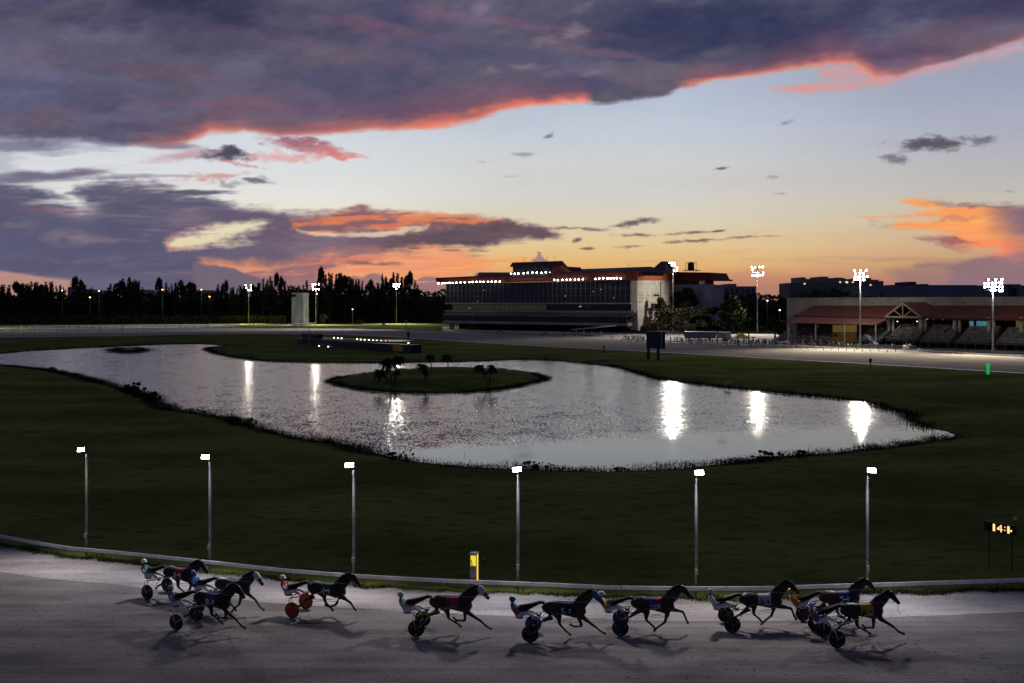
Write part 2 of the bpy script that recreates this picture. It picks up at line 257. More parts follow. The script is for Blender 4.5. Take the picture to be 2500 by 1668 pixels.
# ---------------------------------------------------------------- mesh helpers
class MB:
    def __init__(s): s.v = []; s.f = []
    def add(s, vs, fs):
        n = len(s.v); s.v += [tuple(v) for v in vs]; s.f += [tuple(i + n for i in f) for f in fs]; return s
    def box(s, c, d, rz=0, ry=0):
        x, y, z = [k / 2 for k in d]; mt = Matrix.Translation(Vector(c)) @ Matrix.Rotation(rz, 4, 'Z') @ Matrix.Rotation(ry, 4, 'Y')
        vs = [mt @ Vector(p) for p in [(-x,-y,-z),(x,-y,-z),(x,y,-z),(-x,y,-z),(-x,-y,z),(x,-y,z),(x,y,z),(-x,y,z)]]
        return s.add(vs, [(0,3,2,1),(4,5,6,7),(0,1,5,4),(1,2,6,5),(2,3,7,6),(3,0,4,7)])
    def tube(s, pts, rad, n=8, cap=True):               # rad: float, list of floats, or list of (side, up) pairs
        pts = [Vector(p) for p in pts]
        if not isinstance(rad, (list, tuple)): rad = [rad] * len(pts)
        base = len(s.v); vs = []; fs = []
        for i, p in enumerate(pts):
            t = (pts[min(i + 1, len(pts) - 1)] - pts[max(i - 1, 0)])
            if t.length < 1e-9: t = Vector((0, 0, 1))
            t.normalize(); up = Vector((0, 0, 1)) if abs(t.z) < .95 else Vector((1, 0, 0))
            sd = t.cross(up).normalized(); up = sd.cross(t).normalized()
            r = rad[i]; a, b = r if isinstance(r, (tuple, list)) else (r, r)
            for k in range(n):
                th = 2 * PI * k / n; vs.append(p + sd * a * math.cos(th) + up * b * math.sin(th))
        for i in range(len(pts) - 1):
            for k in range(n):
                fs.append((i * n + k, i * n + (k + 1) % n, (i + 1) * n + (k + 1) % n, (i + 1) * n + k))
        if cap: fs.append(tuple(range(n - 1, -1, -1))); fs.append(tuple((len(pts) - 1) * n + k for k in range(n)))
        return s.add(vs, fs)
    def ball(s, c, r, nu=10, nv=7, sc_=(1, 1, 1)):
        c = Vector(c); vs = [c + Vector((0, 0, r * sc_[2]))]; fs = []
        for j in range(1, nv):
            for i in range(nu):
                a = PI * j / nv; b = 2 * PI * i / nu
                vs.append(c + Vector((r * sc_[0] * math.sin(a) * math.cos(b), r * sc_[1] * math.sin(a) * math.sin(b), r * sc_[2] * math.cos(a))))
        vs.append(c - Vector((0, 0, r * sc_[2])))
        for i in range(nu): fs.append((0, 1 + i, 1 + (i + 1) % nu)); fs.append((len(vs) - 1, 1 + (nv - 2) * nu + (i + 1) % nu, 1 + (nv - 2) * nu + i))
        for j in range(nv - 2):
            for i in range(nu): fs.append((1 + j * nu + i, 1 + (j + 1) * nu + i, 1 + (j + 1) * nu + (i + 1) % nu, 1 + j * nu + (i + 1) % nu))
        return s.add(vs, fs)
    def prism(s, poly, off):                             # poly: list of 3-D points, extruded by vector off
        n = len(poly); vs = [Vector(p) for p in poly]; vs += [v + Vector(off) for v in vs]
        fs = [tuple(range(n - 1, -1, -1)), tuple(range(n, 2 * n))] + [(i, (i + 1) % n, n + (i + 1) % n, n + i) for i in range(n)]
        return s.add(vs, fs)
    def mesh(s, name, m, smooth=False):
        me = bpy.data.meshes.new(name); me.from_pydata(s.v, [], s.f); me.update()
        for mm in (m if isinstance(m, (list, tuple)) else [m]): me.materials.append(mm)
        if smooth: me.shade_smooth()
        return me
    def build(s, name, m, parent=None, smooth=False):
        me = s.mesh(name, m, smooth); o = bpy.data.objects.new(name, me); C.objects.link(o)
        if parent: o.parent = parent
        return o
def npmesh(name, V, Fq, m, smooth=False):                # numpy verts, quads or tris
    me = bpy.data.meshes.new(name); V = np.asarray(V, np.float32); Fq = np.asarray(Fq, np.int32); k = Fq.shape[1]
    me.vertices.add(len(V)); me.vertices.foreach_set('co', V.ravel()); me.loops.add(Fq.size); me.loops.foreach_set('vertex_index', Fq.ravel())
    me.polygons.add(len(Fq)); me.polygons.foreach_set('loop_start', np.arange(0, Fq.size, k, dtype=np.int32))
    me.update(calc_edges=True); me.materials.append(m)
    if smooth: me.shade_smooth()
    return me
def link(name, me, parent=None):
    o = bpy.data.objects.new(name, me); C.objects.link(o)
    if parent: o.parent = parent
    return o
def tag(o, label=None, cat=None, group=None, kind=None):
    if label: o['label'] = label
    if cat: o['category'] = cat
    if group: o['group'] = group
    if kind: o['kind'] = kind
    return o
def empty(name, loc=(0, 0, 0), rz=0, label=None, cat=None, group=None):
    o = bpy.data.objects.new(name, None); C.objects.link(o); o.location = loc; o.rotation_euler = (0, 0, rz); o.empty_display_size = .2
    return tag(o, label, cat, group)
def copy_tree(o, parent=None):
    c = o.copy(); C.objects.link(c)
    if parent: c.parent = parent
    for ch in list(o.children): copy_tree(ch, c)
    return c
def grid_faces(nr, nc):
    i = np.arange(nr - 1)[:, None] * nc + np.arange(nc - 1)[None, :]
    return np.stack([i, i + 1, i + nc + 1, i + nc], -1).reshape(-1, 4)
def spot(name, loc, target, energy, angle, parent=None, col=(1, .97, .93), radius=.3, blend=.6):
    l = bpy.data.lights.new(name, 'SPOT'); l.energy = energy; l.spot_size = R(angle); l.spot_blend = blend; l.color = col; l.shadow_soft_size = radius
    o = bpy.data.objects.new(name, l); C.objects.link(o); o.location = loc
    o.rotation_euler = (Vector(target) - Vector(loc)).to_track_quat('-Z', 'Y').to_euler()
    if parent:
        bpy.context.view_layer.update(); o.parent = parent; o.matrix_parent_inverse = parent.matrix_world.inverted()
    return o
def voxel(mb, vs, name, m, smooth_it=2):                 # one continuous skin round overlapping volumes
    me = mb.mesh(name, m); o = bpy.data.objects.new('tmp', me); C.objects.link(o)
    md = o.modifiers.new('r', 'REMESH'); md.mode = 'VOXEL'; md.voxel_size = vs; md.use_smooth_shade = True
    if smooth_it: s_ = o.modifiers.new('s', 'SMOOTH'); s_.iterations = smooth_it; s_.factor = .5
    dg = bpy.context.evaluated_depsgraph_get(); out = bpy.data.meshes.new_from_object(o.evaluated_get(dg)); out.name = name
    bpy.data.objects.remove(o); bpy.data.meshes.remove(me)
    out.materials.clear(); out.materials.append(m); return out
# ---------------------------------------------------------------- sky dome
def build_sky():
    az = np.concatenate([np.arange(-180, -30, 3.), np.arange(-30, 30, .052), np.arange(30, 180.1, 3.)]); el = np.concatenate([np.arange(-12, -1, 2.), np.arange(-1, 18.6, .046), np.array([19.2, 20, 21, 23, 26, 30, 36, 43, 52, 62, 74, 89.9])])
    A, E = np.meshgrid(np.radians(az), np.radians(el)); Rr = 9000.
    V = np.stack([np.sin(A) * np.cos(E), np.cos(A) * np.cos(E), np.sin(E)], -1) * Rr; V[..., 2] += H
    ac = np.clip(A, R(-30), R(30)); px = CX + F * np.tan(ac); py = HY - F * np.tan(np.clip(E, R(-3), R(22))) / np.cos(ac)
    rgb = lin(sky_rgb(px, py))
    up = sst(R(17), R(50), E)[..., None]; side = sst(R(30), R(95), np.abs(A))[..., None]
    rgb = rgb * (1 - side) + lin((62, 66, 92)) * side
    rgb = rgb * (1 - up) + lin((58, 60, 84)) * up
    me = npmesh('sky', V.reshape(-1, 3), grid_faces(len(el), len(az)), MATSKY, True)
    at = me.color_attributes.new('sky_colour', 'FLOAT_COLOR', 'POINT')
    at.data.foreach_set('color', np.concatenate([rgb.reshape(-1, 3), np.ones((rgb.size // 3, 1))], 1).astype(np.float32).ravel())
    tag(link('sky', me), kind='structure')
MATSKY = bpy.data.materials.new('dusk_sky'); MATSKY.use_nodes = True
_n = MATSKY.node_tree; _n.nodes.clear(); _o = nd(_n, 'ShaderNodeOutputMaterial'); _e = nd(_n, 'ShaderNodeEmission'); _a = nd(_n, 'ShaderNodeAttribute', attribute_name='sky_colour')
_n.links.new(_a.outputs['Color'], _e.inputs[0]); _n.links.new(_e.outputs[0], _o.inputs[0]); MATSKY.cycles.emission_sampling = 'NONE'
build_sky()
# ---------------------------------------------------------------- lie of the land
WZ = -.6
NEAR = [(-500,812),(-200,862),(0,893),(64,899),(128,907),(181,917),(245,936),(309,952),(362,970),(404,998),(479,1008),(574,1027),(628,1048),(691,1062),(766,1077),(840,1087),(904,1106),(957,1119),(1021,1130),(1106,1138),(1191,1143),(1277,1143),(1372,1148),(1468,1149),(1574,1147),(1660,1141),(1723,1134),(1787,1129),(1851,1121),(1936,1114),(2021,1108),(2085,1102),(2149,1094),(2213,1085),(2266,1077),(2308,1069),(2322,1063)]
FAR = [(2304,1053),(2266,1045),(2234,1030),(2218,1010),(2170,1000),(2117,981),(2000,970),(1872,957),(1745,944),(1660,933),(1596,923),(1553,910),(1510,897),(1457,891),(1383,883),(1308,879),(1245,879),(1170,883),(1064,885),(957,887),(872,887),(745,886),(655,883),(584,875),(530,864),(503,854),(520,848),(566,846),(530,842),(477,840),(387,842),(268,847),(149,853),(60,858),(0,864),(-200,866),(-500,800)]
ISL = [(800,933),(840,944),(904,955),(980,960),(1064,961),(1140,959),(1210,953),(1277,942),(1335,926),(1300,913),(1255,908),(1180,903),(1064,902),(980,905),(930,910),(870,917),(825,924)]
ISL2 = [(275,858),(300,863),(330,862),(354,857),(330,852),(295,852)]
def wpoly(pts, z): return [(G(x, y, z).x, G(x, y, z).y) for x, y in pts]
LAKE = wpoly(NEAR + FAR, WZ); IW = wpoly(ISL, WZ); IW2 = wpoly(ISL2, WZ)
def land_h(X, Y):
    j = fbm(X / 6, Y / 6, 201, 4) * .9
    d = sdpoly(X, Y, LAKE) + j
    z = WZ + .6 * np.clip(d / 5., -2., 1)
    for P, hh, wd in ((IW, 1.15, 8.), (IW2, .5, 5.)):
        di = -(sdpoly(X, Y, P) + j * .6); z = np.maximum(z, WZ + hh * np.clip(di / wd, -1.2, 1))
    z = z + fbm(X / 9, Y / 14, 211, 3) * .10 * sst(2, 7, d) * sst(22, 12, d)
    return z
RAILTOP = [(-350,1240),(-120,1283),(0,1305),(90,1322),(180,1336),(340,1350.6),(500,1368),(700,1389.5),(820,1399),(960,1407),(1100,1414),(1240,1419),(1370,1424),(1500,1430),(1600,1432),(1720,1432.7),(1830,1432.7),(1900,1431),(1980,1428),(2100,1424.5),(2250,1420),(2500,1412),(2800,1401),(3100,1390)]
RT = [G(x, y, .55) for x, y in RAILTOP]; RAILW = np.array([(p.x, p.y) for p in RT])
def rail_y(X): return np.interp(X, RAILW[:, 0], RAILW[:, 1])
def rail_yaw(X): return math.atan2(float(rail_y(X + 1.5) - rail_y(X - 1.5)), 3.)
rows = [-80., -40, -10, 10, 25, 34]; dcur = 38.
while dcur < 7500: rows.append(dcur); dcur += max(.75, dcur * .009)
rows = np.array(rows); t_ = np.concatenate([np.array([-4, -2.5, -1.6, -1.1, -.9, -.8, -.72]), np.linspace(-.66, .66, 440), np.array([.72, .8, .9, 1.1, 1.6, 2.5, 4])])
TT, DD = np.meshgrid(t_, rows); XX = TT * (np.maximum(DD, 30) + 8)
ZZ = land_h(XX, DD)
# grass
def grass_mat(name, c1, c2, c3):
    m = bpy.data.materials.new(name); m.use_nodes = True; nt = m.node_tree; b = nt.nodes['Principled BSDF']; g = nd(nt, 'ShaderNodeNewGeometry')
    def noise(scale, stretch, det=5):
        mp = nd(nt, 'ShaderNodeMapping'); mp.inputs['Scale'].default_value = stretch; nt.links.new(g.outputs['Position'], mp.inputs[0])
        n = nd(nt, 'ShaderNodeTexNoise'); n.inputs['Scale'].default_value = scale; n.inputs['Detail'].default_value = det; nt.links.new(mp.outputs[0], n.inputs['Vector']); return n
    n1 = noise(.10, (.5, 1, 1), 7); n2 = noise(1.1, (.45, 1, 1), 8); n3 = noise(9, (.6, 1, 1), 6)
    r1 = nd(nt, 'ShaderNodeValToRGB'); r1.color_ramp.elements[0].color = (*c1, 1); r1.color_ramp.elements[1].color = (*c2, 1); r1.color_ramp.elements[0].position = .38; r1.color_ramp.elements[1].position = .62
    nt.links.new(n1.outputs['Fac'], r1.inputs[0]); mx = nd(nt, 'ShaderNodeMixRGB', blend_type='MIX'); mx.inputs[2].default_value = (*c3, 1)
    r2 = nd(nt, 'ShaderNodeMapRange'); r2.inputs[1].default_value = .5; r2.inputs[2].default_value = .75; nt.links.new(n2.outputs['Fac'], r2.inputs[0]); nt.links.new(r2.outputs[0], mx.inputs[0]); nt.links.new(r1.outputs[0], mx.inputs[1])
    m3 = nd(nt, 'ShaderNodeMixRGB', blend_type='MULTIPLY'); m3.inputs[0].default_value = .6; nt.links.new(mx.outputs[0], m3.inputs[1]); r3 = nd(nt, 'ShaderNodeMapRange'); r3.inputs[1].default_value = .3; r3.inputs[2].default_value = .7; r3.inputs[3].default_value = .45; r3.inputs[4].default_value = 1.5
    nt.links.new(n3.outputs['Fac'], r3.inputs[0]); nt.links.new(r3.outputs[0], m3.inputs[2]); nt.links.new(m3.outputs[0], b.inputs['Base Color'])
    b.inputs['Roughness'].default_value = .95; b.inputs['Specular IOR Level'].default_value = 0
    bp = nd(nt, 'ShaderNodeBump'); bp.inputs['Strength'].default_value = .9; bp.inputs['Distance'].default_value = .12; ad = nd(nt, 'ShaderNodeMath', operation='ADD'); nt.links.new(n2.outputs['Fac'], ad.inputs[0]); nt.links.new(n3.outputs['Fac'], ad.inputs[1])
    nt.links.new(ad.outputs[0], bp.inputs['Height']); nt.links.new(bp.outputs[0], b.inputs['Normal']); return m
M['grass'] = grass_mat('mown_grass', (.105, .135, .036), (.22, .235, .065), (.065, .092, .026))
tag(link('ground', npmesh('ground', np.stack([XX, DD, ZZ], -1).reshape(-1, 3), grid_faces(len(rows), len(t_)), M['grass'], True)), kind='structure')
# water
def water_mat():
    m = bpy.data.materials.new('lake_water'); m.use_nodes = True; nt = m.node_tree; b = nt.nodes['Principled BSDF']; g = nd(nt, 'ShaderNodeNewGeometry')
    b.inputs['Base Color'].default_value = (.010, .011, .014, 1); b.inputs['IOR'].default_value = 1.33; b.inputs['Specular IOR Level'].default_value = .5
    sx = nd(nt, 'ShaderNodeSeparateXYZ'); nt.links.new(g.outputs['Position'], sx.inputs[0])
    # wind line: beyond it the lake is ruffled, before it calm
    a = nd(nt, 'ShaderNodeMath', operation='MULTIPLY_ADD'); a.inputs[1].default_value = -.30; nt.links.new(sx.outputs[0], a.inputs[0]); nt.links.new(sx.outputs[1], a.inputs[2])
    nz = nd(nt, 'ShaderNodeTexNoise'); nz.inputs['Scale'].default_value = .12; nz.inputs['Detail'].default_value = 5; nt.links.new(g.outputs['Position'], nz.inputs['Vector'])
    a2 = nd(nt, 'ShaderNodeMath', operation='MULTIPLY_ADD'); a2.inputs[1].default_value = 9; nt.links.new(nz.outputs['Fac'], a2.inputs[0]); nt.links.new(a.outputs[0], a2.inputs[2])
    mr = nd(nt, 'ShaderNodeMapRange', interpolation_type='SMOOTHSTEP'); mr.inputs[1].default_value = 102; mr.inputs[2].default_value = 117; nt.links.new(a2.outputs[0], mr.inputs[0])
    def noise(sc_, st, det):
        mp = nd(nt, 'ShaderNodeMapping'); mp.inputs['Scale'].default_value = st; mp.inputs['Rotation'].default_value = (0, 0, .12); nt.links.new(g.outputs['Position'], mp.inputs[0])
        n = nd(nt, 'ShaderNodeTexNoise'); n.inputs['Scale'].default_value = sc_; n.inputs['Detail'].default_value = det; n.inputs['Roughness'].default_value = .6; nt.links.new(mp.outputs[0], n.inputs['Vector']); return n
    n1 = noise(3.6, (1, .27, 1), 4); n2 = noise(.6, (.6, .3, 1), 4); n3 = noise(2.3, (1, .3, 1), 3)
    def M2(op, a_, b_):
        q = nd(nt, 'ShaderNodeMath', operation=op)
        for i_, v_ in enumerate((a_, b_)):
            if isinstance(v_, float): q.inputs[i_].default_value = v_
            else: nt.links.new(v_, q.inputs[i_])
        return q.outputs[0]
    wav = M2('ADD', M2('MULTIPLY', M2('SUBTRACT', n1.outputs['Fac'], .5), WK), M2('MULTIPLY', M2('SUBTRACT', n2.outputs['Fac'], .5), WK * .45))
    amp = nd(nt, 'ShaderNodeMapRange'); amp.inputs[3].default_value = .02; amp.inputs[4].default_value = 1.; nt.links.new(mr.outputs[0], amp.inputs[0])
    ny = M2('MULTIPLY', M2('SUBTRACT', wav, WB), amp.outputs[0]); nx = M2('MULTIPLY', M2('MULTIPLY', M2('SUBTRACT', n3.outputs['Fac'], .5), WK * .42), amp.outputs[0])
    cb = nd(nt, 'ShaderNodeCombineXYZ'); nt.links.new(nx, cb.inputs[0]); nt.links.new(ny, cb.inputs[1]); cb.inputs[2].default_value = 1.
    nv = nd(nt, 'ShaderNodeVectorMath', operation='NORMALIZE'); nt.links.new(cb.outputs[0], nv.inputs[0]); nt.links.new(nv.outputs[0], b.inputs['Normal'])
    rr = nd(nt, 'ShaderNodeMapRange'); rr.inputs[3].default_value = .035; rr.inputs[4].default_value = .155; nt.links.new(mr.outputs[0], rr.inputs[0]); nt.links.new(rr.outputs[0], b.inputs['Roughness'])
    return m
WK = .31; WB = .020
xs = [p[0] for p in LAKE]; ys = [p[1] for p in LAKE]
mb = MB(); mb.add([(min(xs) - 15, min(ys) - 8, WZ), (max(xs) + 12, min(ys) - 8, WZ), (max(xs) + 12, max(ys) + 12, WZ), (min(xs) - 15, max(ys) + 12, WZ)], [(0, 1, 2, 3)])
tag(mb.build('lake_water', water_mat()), kind='structure')
# near track: dark sand, pale strip beside the rail, pale rubble at its grassy edge
def strip(name, pts_a, pts_b, z, m, n=8):                # sheet between two polylines of equal length
    k = len(pts_a); V = []
    for j in range(n + 1):
        for i in range(k):
            a, b = pts_a[i], pts_b[i]; V.append((a[0] + (b[0] - a[0]) * j / n, a[1] + (b[1] - a[1]) * j / n, z))
    o = tag(link(name, npmesh(name, V, grid_faces(n + 1, k), m)), kind='structure'); return o
Xs = np.linspace(-75, 75, 900); Yr = rail_y(Xs)
jag = fbm(Xs / .9, Xs * 0, 301, 6, .62)
def sand(name, c1, c2, bump=.6, streak=3.):
    m = mat(name, c1, .95, .12, .55, col2=c2, bump=bump, bscale=9, stretch=(.35, 1, 1), detail=10, spec=0, space='Object')
    nt = m.node_tree; b = nt.nodes['Principled BSDF']; src = b.inputs['Base Color'].links[0].from_socket
    tc = nd(nt, 'ShaderNodeTexCoord'); mp = nd(nt, 'ShaderNodeMapping'); mp.inputs['Scale'].default_value = (.06, streak, 1); nt.links.new(tc.outputs['Object'], mp.inputs[0])
    n = nd(nt, 'ShaderNodeTexNoise'); n.inputs['Scale'].default_value = 1; n.inputs['Detail'].default_value = 6; nt.links.new(mp.outputs[0], n.inputs['Vector'])
    mr = nd(nt, 'ShaderNodeMapRange'); mr.inputs[1].default_value = .3; mr.inputs[2].default_value = .7; mr.inputs[3].default_value = .84; mr.inputs[4].default_value = 1.12; nt.links.new(n.outputs['Fac'], mr.inputs[0])
    sp = nd(nt, 'ShaderNodeTexNoise'); sp.inputs['Scale'].default_value = 7; sp.inputs['Detail'].default_value = 3; nt.links.new(tc.outputs['Object'], sp.inputs['Vector'])
    m2 = nd(nt, 'ShaderNodeMapRange'); m2.inputs[1].default_value = .25; m2.inputs[2].default_value = .42; m2.inputs[3].default_value = .55; m2.inputs[4].default_value = 1.; nt.links.new(sp.outputs['Fac'], m2.inputs[0])
    q = nd(nt, 'ShaderNodeMath', operation='MULTIPLY'); nt.links.new(mr.outputs[0], q.inputs[0]); nt.links.new(m2.outputs[0], q.inputs[1])
    mx = nd(nt, 'ShaderNodeMixRGB', blend_type='MULTIPLY'); mx.inputs[0].default_value = 1; nt.links.new(src, mx.inputs[1]); nt.links.new(q.outputs[0], mx.inputs[2]); nt.links.new(mx.outputs[0], b.inputs['Base Color']); return m
M['sand'] = sand('damp_track_sand', (.165, .15, .153), (.215, .198, .202))
M['palesand'] = sand('dry_limestone_dust', (.29, .27, .275), (.38, .355, .36), .4, 1.5)
M['sandfar'] = sand('track_sand', (.36, .325, .27), (.42, .385, .33), .3, .5)
width = np.interp(Xs, [-32, -20, 0, 10, 25, 60], [4.4, 4.1, 3.6, 3.4, 3.5, 4])
strip('track', list(zip(Xs, Yr - .45 + jag * .35)), list(zip(Xs, Yr - 60)), .004, M['sand'], 10)
strip('track_inner_lane', list(zip(Xs, Yr - .25 + jag * .55)), list(zip(Xs, Yr - width + fbm(Xs / 4, Xs * 0, 305, 4) * .12)), .008, M['palesand'], 6)
# far track
FTO = [(-400,812),(-100,808),(0,807),(150,804),(300,802),(450,800.5),(600,800),(700,800),(800,801),(900,803),(1000,806),(1100,809.5),(1200,814),(1300,820),(1400,826),(1500,831),(1600,836),(1800,843),(1950,849),(2100,856),(2300,863),(2500,870),(2800,882),(3200,900)]
FTI = [(-400,832),(-100,826),(0,824),(150,822),(300,820),(450,817),(600,814.5),(700,815),(800,817),(900,819.5),(1000,826),(1100,833),(1200,839),(1300,845),(1400,850),(1500,855),(1600,860),(1800,871.6),(1950,880),(2100,888),(2300,900),(2500,912),(2800,932),(3200,962)]
def dens(P, n=12):
    o = []
    for (a, b), (c, d) in zip(P[:-1], P[1:]):
        for i in range(n): o.append((a + (c - a) * i / n, b + (d - b) * i / n))
    return o + [P[-1]]
W2 = lambda P, z=0.: [(G(x, y, z).x, G(x, y, z).y) for x, y in P]
fo, fi = W2(dens(FTO)), W2(dens(FTI)); strip('track_far_side', fo, fi, .004, M['sandfar'], 10)
M['kerb'] = mat('pale_kerb', (.62, .62, .66), .8, .15, .5)
kerb = MB()
kin = W2([(x, y + .55 + max(0, x - 1500) * .0012) for x, y in dens(FTI)])
for (a, b), (c, d), (e, f), (g, h) in zip(fi[:-1], fi[1:], kin[1:], kin[:-1]):
    kerb.prism([(a, b, .0), (c, d, .0), (e, f, .0), (g, h, .0)], (0, 0, .14))
tag(kerb.build('kerb', M['kerb']), kind='structure')
# paved apron beyond the home straight
ap_o = W2(dens([(1080, 797), (1400, 801), (1600, 806), (1800, 812), (2100, 822), (2500, 834), (3200, 850)])); ap_i = W2(dens([(1080, 808.5), (1400, 825.5), (1600, 835.5), (1800, 842.5), (2100, 855.3), (2500, 869.3), (3200, 899)]))
strip('apron_paving', ap_o, ap_i, .003, M['paving'], 4)
# ---------------------------------------------------------------- inside rail of the near straight
def along(X, off=0., z=0.):
    a = rail_yaw(X); return Vector((X - math.sin(a) * off, float(rail_y(X)) + math.cos(a) * off, z)), a
rr_ = empty('track_rail', along(0)[0], 0, 'low white rail on curved posts along the grass edge of the near track', 'rail')
o0 = rr_.location.copy()
joints = [-60, -47] + [RT[4].x + .02] + [-8.5, 2.2 + 3.1, 16.5, 28, 40, 55]
for ja, jb in zip(joints[:-1], joints[1:]):
    mb = MB(); xs_ = np.linspace(ja + .02, jb - .02, max(3, int((jb - ja) * 1.5))); P0 = []; dz = random.uniform(-.015, .015)
    for X in xs_: P0.append((along(X)[0] - o0, rail_yaw(X)))
    V = []; Fc = []
    for p, a in P0:
        for (u, zz) in ((-.035, .37), (.035, .37), (.035, .55), (-.035, .55)): V.append((p.x - math.sin(a) * u, p.y + math.cos(a) * u, zz + dz))
    for i in range(len(P0) - 1):
        for k in range(4): Fc.append((i * 4 + k, i * 4 + (k + 1) % 4, i * 4 + 4 + (k + 1) % 4, i * 4 + 4 + k))
    Fc.append((0, 1, 2, 3)); Fc.append(tuple(len(V) - 4 + k for k in (3, 2, 1, 0))); mb.add(V, Fc); mb.build('rail', M['rail'], rr_)
pm = MB().tube([(0, .75, -.05), (0, .74, .12), (0, .62, .30), (0, .35, .42), (0, .04, .44)], .028, 7).mesh('rail_post', M['rail'], True)
for X in np.arange(-40, 46, 4.05):
    p, a = along(X); q = link('post', pm, rr_); q.location = p - o0; q.rotation_euler = (0, 0, a)
# ---------------------------------------------------------------- lamp poles along the rail
LP = [(211, 200, 1098), (512, 503, 1119), (863, 854, 1134), (1264, 1262, 1148), (1699, 1706, 1152), (2117, 2126, 1146)]
lplab = ['leftmost near lamp pole, where the rail has a joint', 'second lamp pole from the left, behind the two leading left horses', 'third lamp pole from the left, by the orange wheeled sulky', 'fourth lamp pole from the left, just right of the lit yellow pylon', 'fifth lamp pole from the left, behind the pair of horses numbered 10 and 3', 'rightmost lamp pole, above the front runners']
pole_me = MB().tube([(0, 0, -.1), (0, 0, 3.1), (0, 0, 5.75)], [.066, .062, .056], 12).mesh('pole', M['steel'], True)
band_me = MB().tube([(0, 0, 1.62), (0, 0, 1.66)], .070, 12).mesh('band', M['darkmetal'])
plate_me = MB().tube([(0, 0, -.02), (0, 0, .03)], .14, 12).mesh('base_plate', M['steel'])
hd = MB(); hd.prism([(-.22, -.13, -.09), (.22, -.13, -.09), (.19, .10, -.03), (-.19, .10, -.03)], (0, .08, .19)); hd_me = hd.mesh('lamp_housing', M['darkmetal'])
gl = MB(); gl.prism([(-.21, -.137, -.09), (.21, -.137, -.09), (.21, -.062, .10), (-.21, -.062, .10)], (0, -.012, -.004)); gl_me = gl.mesh('lamp_glass', M['lamp'])
arm_me = MB().tube([(0, 0, 5.72), (0, -.02, 5.86), (0, -.02, 5.93)], .035, 8).mesh('bracket', M['darkmetal'])
NEARPOLES = []
yoke_me = MB().box((-.24, 0, 0), (.02, .05, .22)).box((.24, 0, 0), (.02, .05, .22)).box((0, .02, -.12), (.5, .05, .02)).mesh('yoke', M['darkmetal']); box_me = MB().box((0, -.09, 1.2), (.14, .10, .26)).tube([(.075, 0, 1.1), (.078, 0, 5.7)], .012, 5).mesh('fuse_box', M['concrete'])
for i, (bx, lx, ly) in enumerate(LP):
    X = (bx - CX) / F * 50
    for _ in range(6): X = (bx - CX) / F * (float(rail_y(X)) + .3)
    p, a = along(X, .3); p.x = (bx - CX) / F * p.y
    L = empty('lamp_pole', p, a * .4, lplab[i] , 'lamp pole', 'lamp poles along the near rail')
    for nm, me in (('pole', pole_me), ('band', band_me), ('base_plate', plate_me), ('bracket', arm_me)): link(nm, me, L)
    hx = (lx - bx) / F * p.y; h = link('lamp_head', hd_me, L); h.location = (hx, 0, 6.02); g = link('lamp_glass', gl_me, h); link('yoke', yoke_me, h); link('fuse_box', box_me, L); h.rotation_euler = (0, R(random.uniform(-5, 5)), -a * .4 + R((-14, -8, -4, 0, 4, 8)[i]))
    wp = Vector((p.x + hx, p.y - .3, 5.98))
    spot('track_floodlight', wp, (p.x + hx * 2 + math.sin(a) * 5, p.y - 6.5, 0), NEARW, 132, L, ((1, .92, .88), (.97, .95, 1))[i % 2], .30, .9); NEARPOLES.append(p)
# clods and hoof-thrown lumps on the sand
rs = np.random.RandomState(77); n = 2600; cx_ = rs.uniform(-32, 32, n); cy_ = rail_y(cx_) - rs.uniform(.6, 13, n) ** 1.0; ss = rs.uniform(.012, .045, n); V = []
for dx, dy, dz in ((-1, -.8, 0), (1.1, -.7, 0), (.9, .9, 0), (-.8, .8, 0), (.1, 0, 1)): V.append(np.stack([cx_ + dx * ss, cy_ + dy * ss, .009 + dz * ss * .8], 1))
V = np.stack(V, 1).reshape(-1, 3); k = np.arange(n)[:, None] * 5; Q = np.concatenate([k + np.array([a_]) for a_ in ([0, 1, 4], [1, 2, 4], [2, 3, 4], [3, 0, 4])])
tag(link('sand_clods', npmesh('sand_clods', V, Q, M['sand'])), 'loose pale clods strewn over the near track', 'clods', kind='stuff')
# scrub of weeds and clods at the rail's foot
def blades(name, pts, n, hmin, hmax, wid, m, seed, spread, label=None, cat=None, kind='stuff', lean=.35):
    rs = np.random.RandomState(seed); P = np.array(pts); idx = rs.randint(0, len(P), n); B = P[idx] + np.concatenate([rs.normal(0, spread, (n, 2)), np.zeros((n, 1))], 1)
    if callable(hmin): pass
    hh = rs.uniform(hmin, hmax, n) * (.4 + .9 * np.clip(fbm(B[:, 0] / 3, B[:, 1] / 3, 401, 3) + .4, 0, 1.4)); an = rs.uniform(0, PI, n); ww = wid * rs.uniform(.5, 1.3, n); ln = rs.normal(0, lean, (n, 2)) * hh[:, None]
    dx = np.stack([np.cos(an) * ww, np.sin(an) * ww], 1); V = np.zeros((n, 4, 3)); V[:, 0, :2] = B[:, :2] - dx; V[:, 1, :2] = B[:, :2] + dx; V[:, 2, :2] = B[:, :2] + ln + dx * .35; V[:, 3, :2] = B[:, :2] + ln - dx * .35
    V[:, :2, 2] = B[:, None, 2] - .03; V[:, 2:, 2] = (B[:, 2] + hh)[:, None]
    o = link(name, npmesh(name, V.reshape(-1, 3), np.arange(n * 4).reshape(-1, 4), m)); return tag(o, label, cat, kind=kind)
pts = [(x, float(rail_y(x)) + random.uniform(-.35, .1) + float(fbm(np.array([x / .9]), np.array([0.]), 301, 5)[0]) * .35, 0) for x in np.linspace(-34, 32, 1500) if random.random() < .8]
blades('verge_weeds', pts, 26000, .04, .16, .012, M['leafgreen'], 5, .16, 'ragged low weeds along the foot of the near rail', 'weeds', lean=.6)
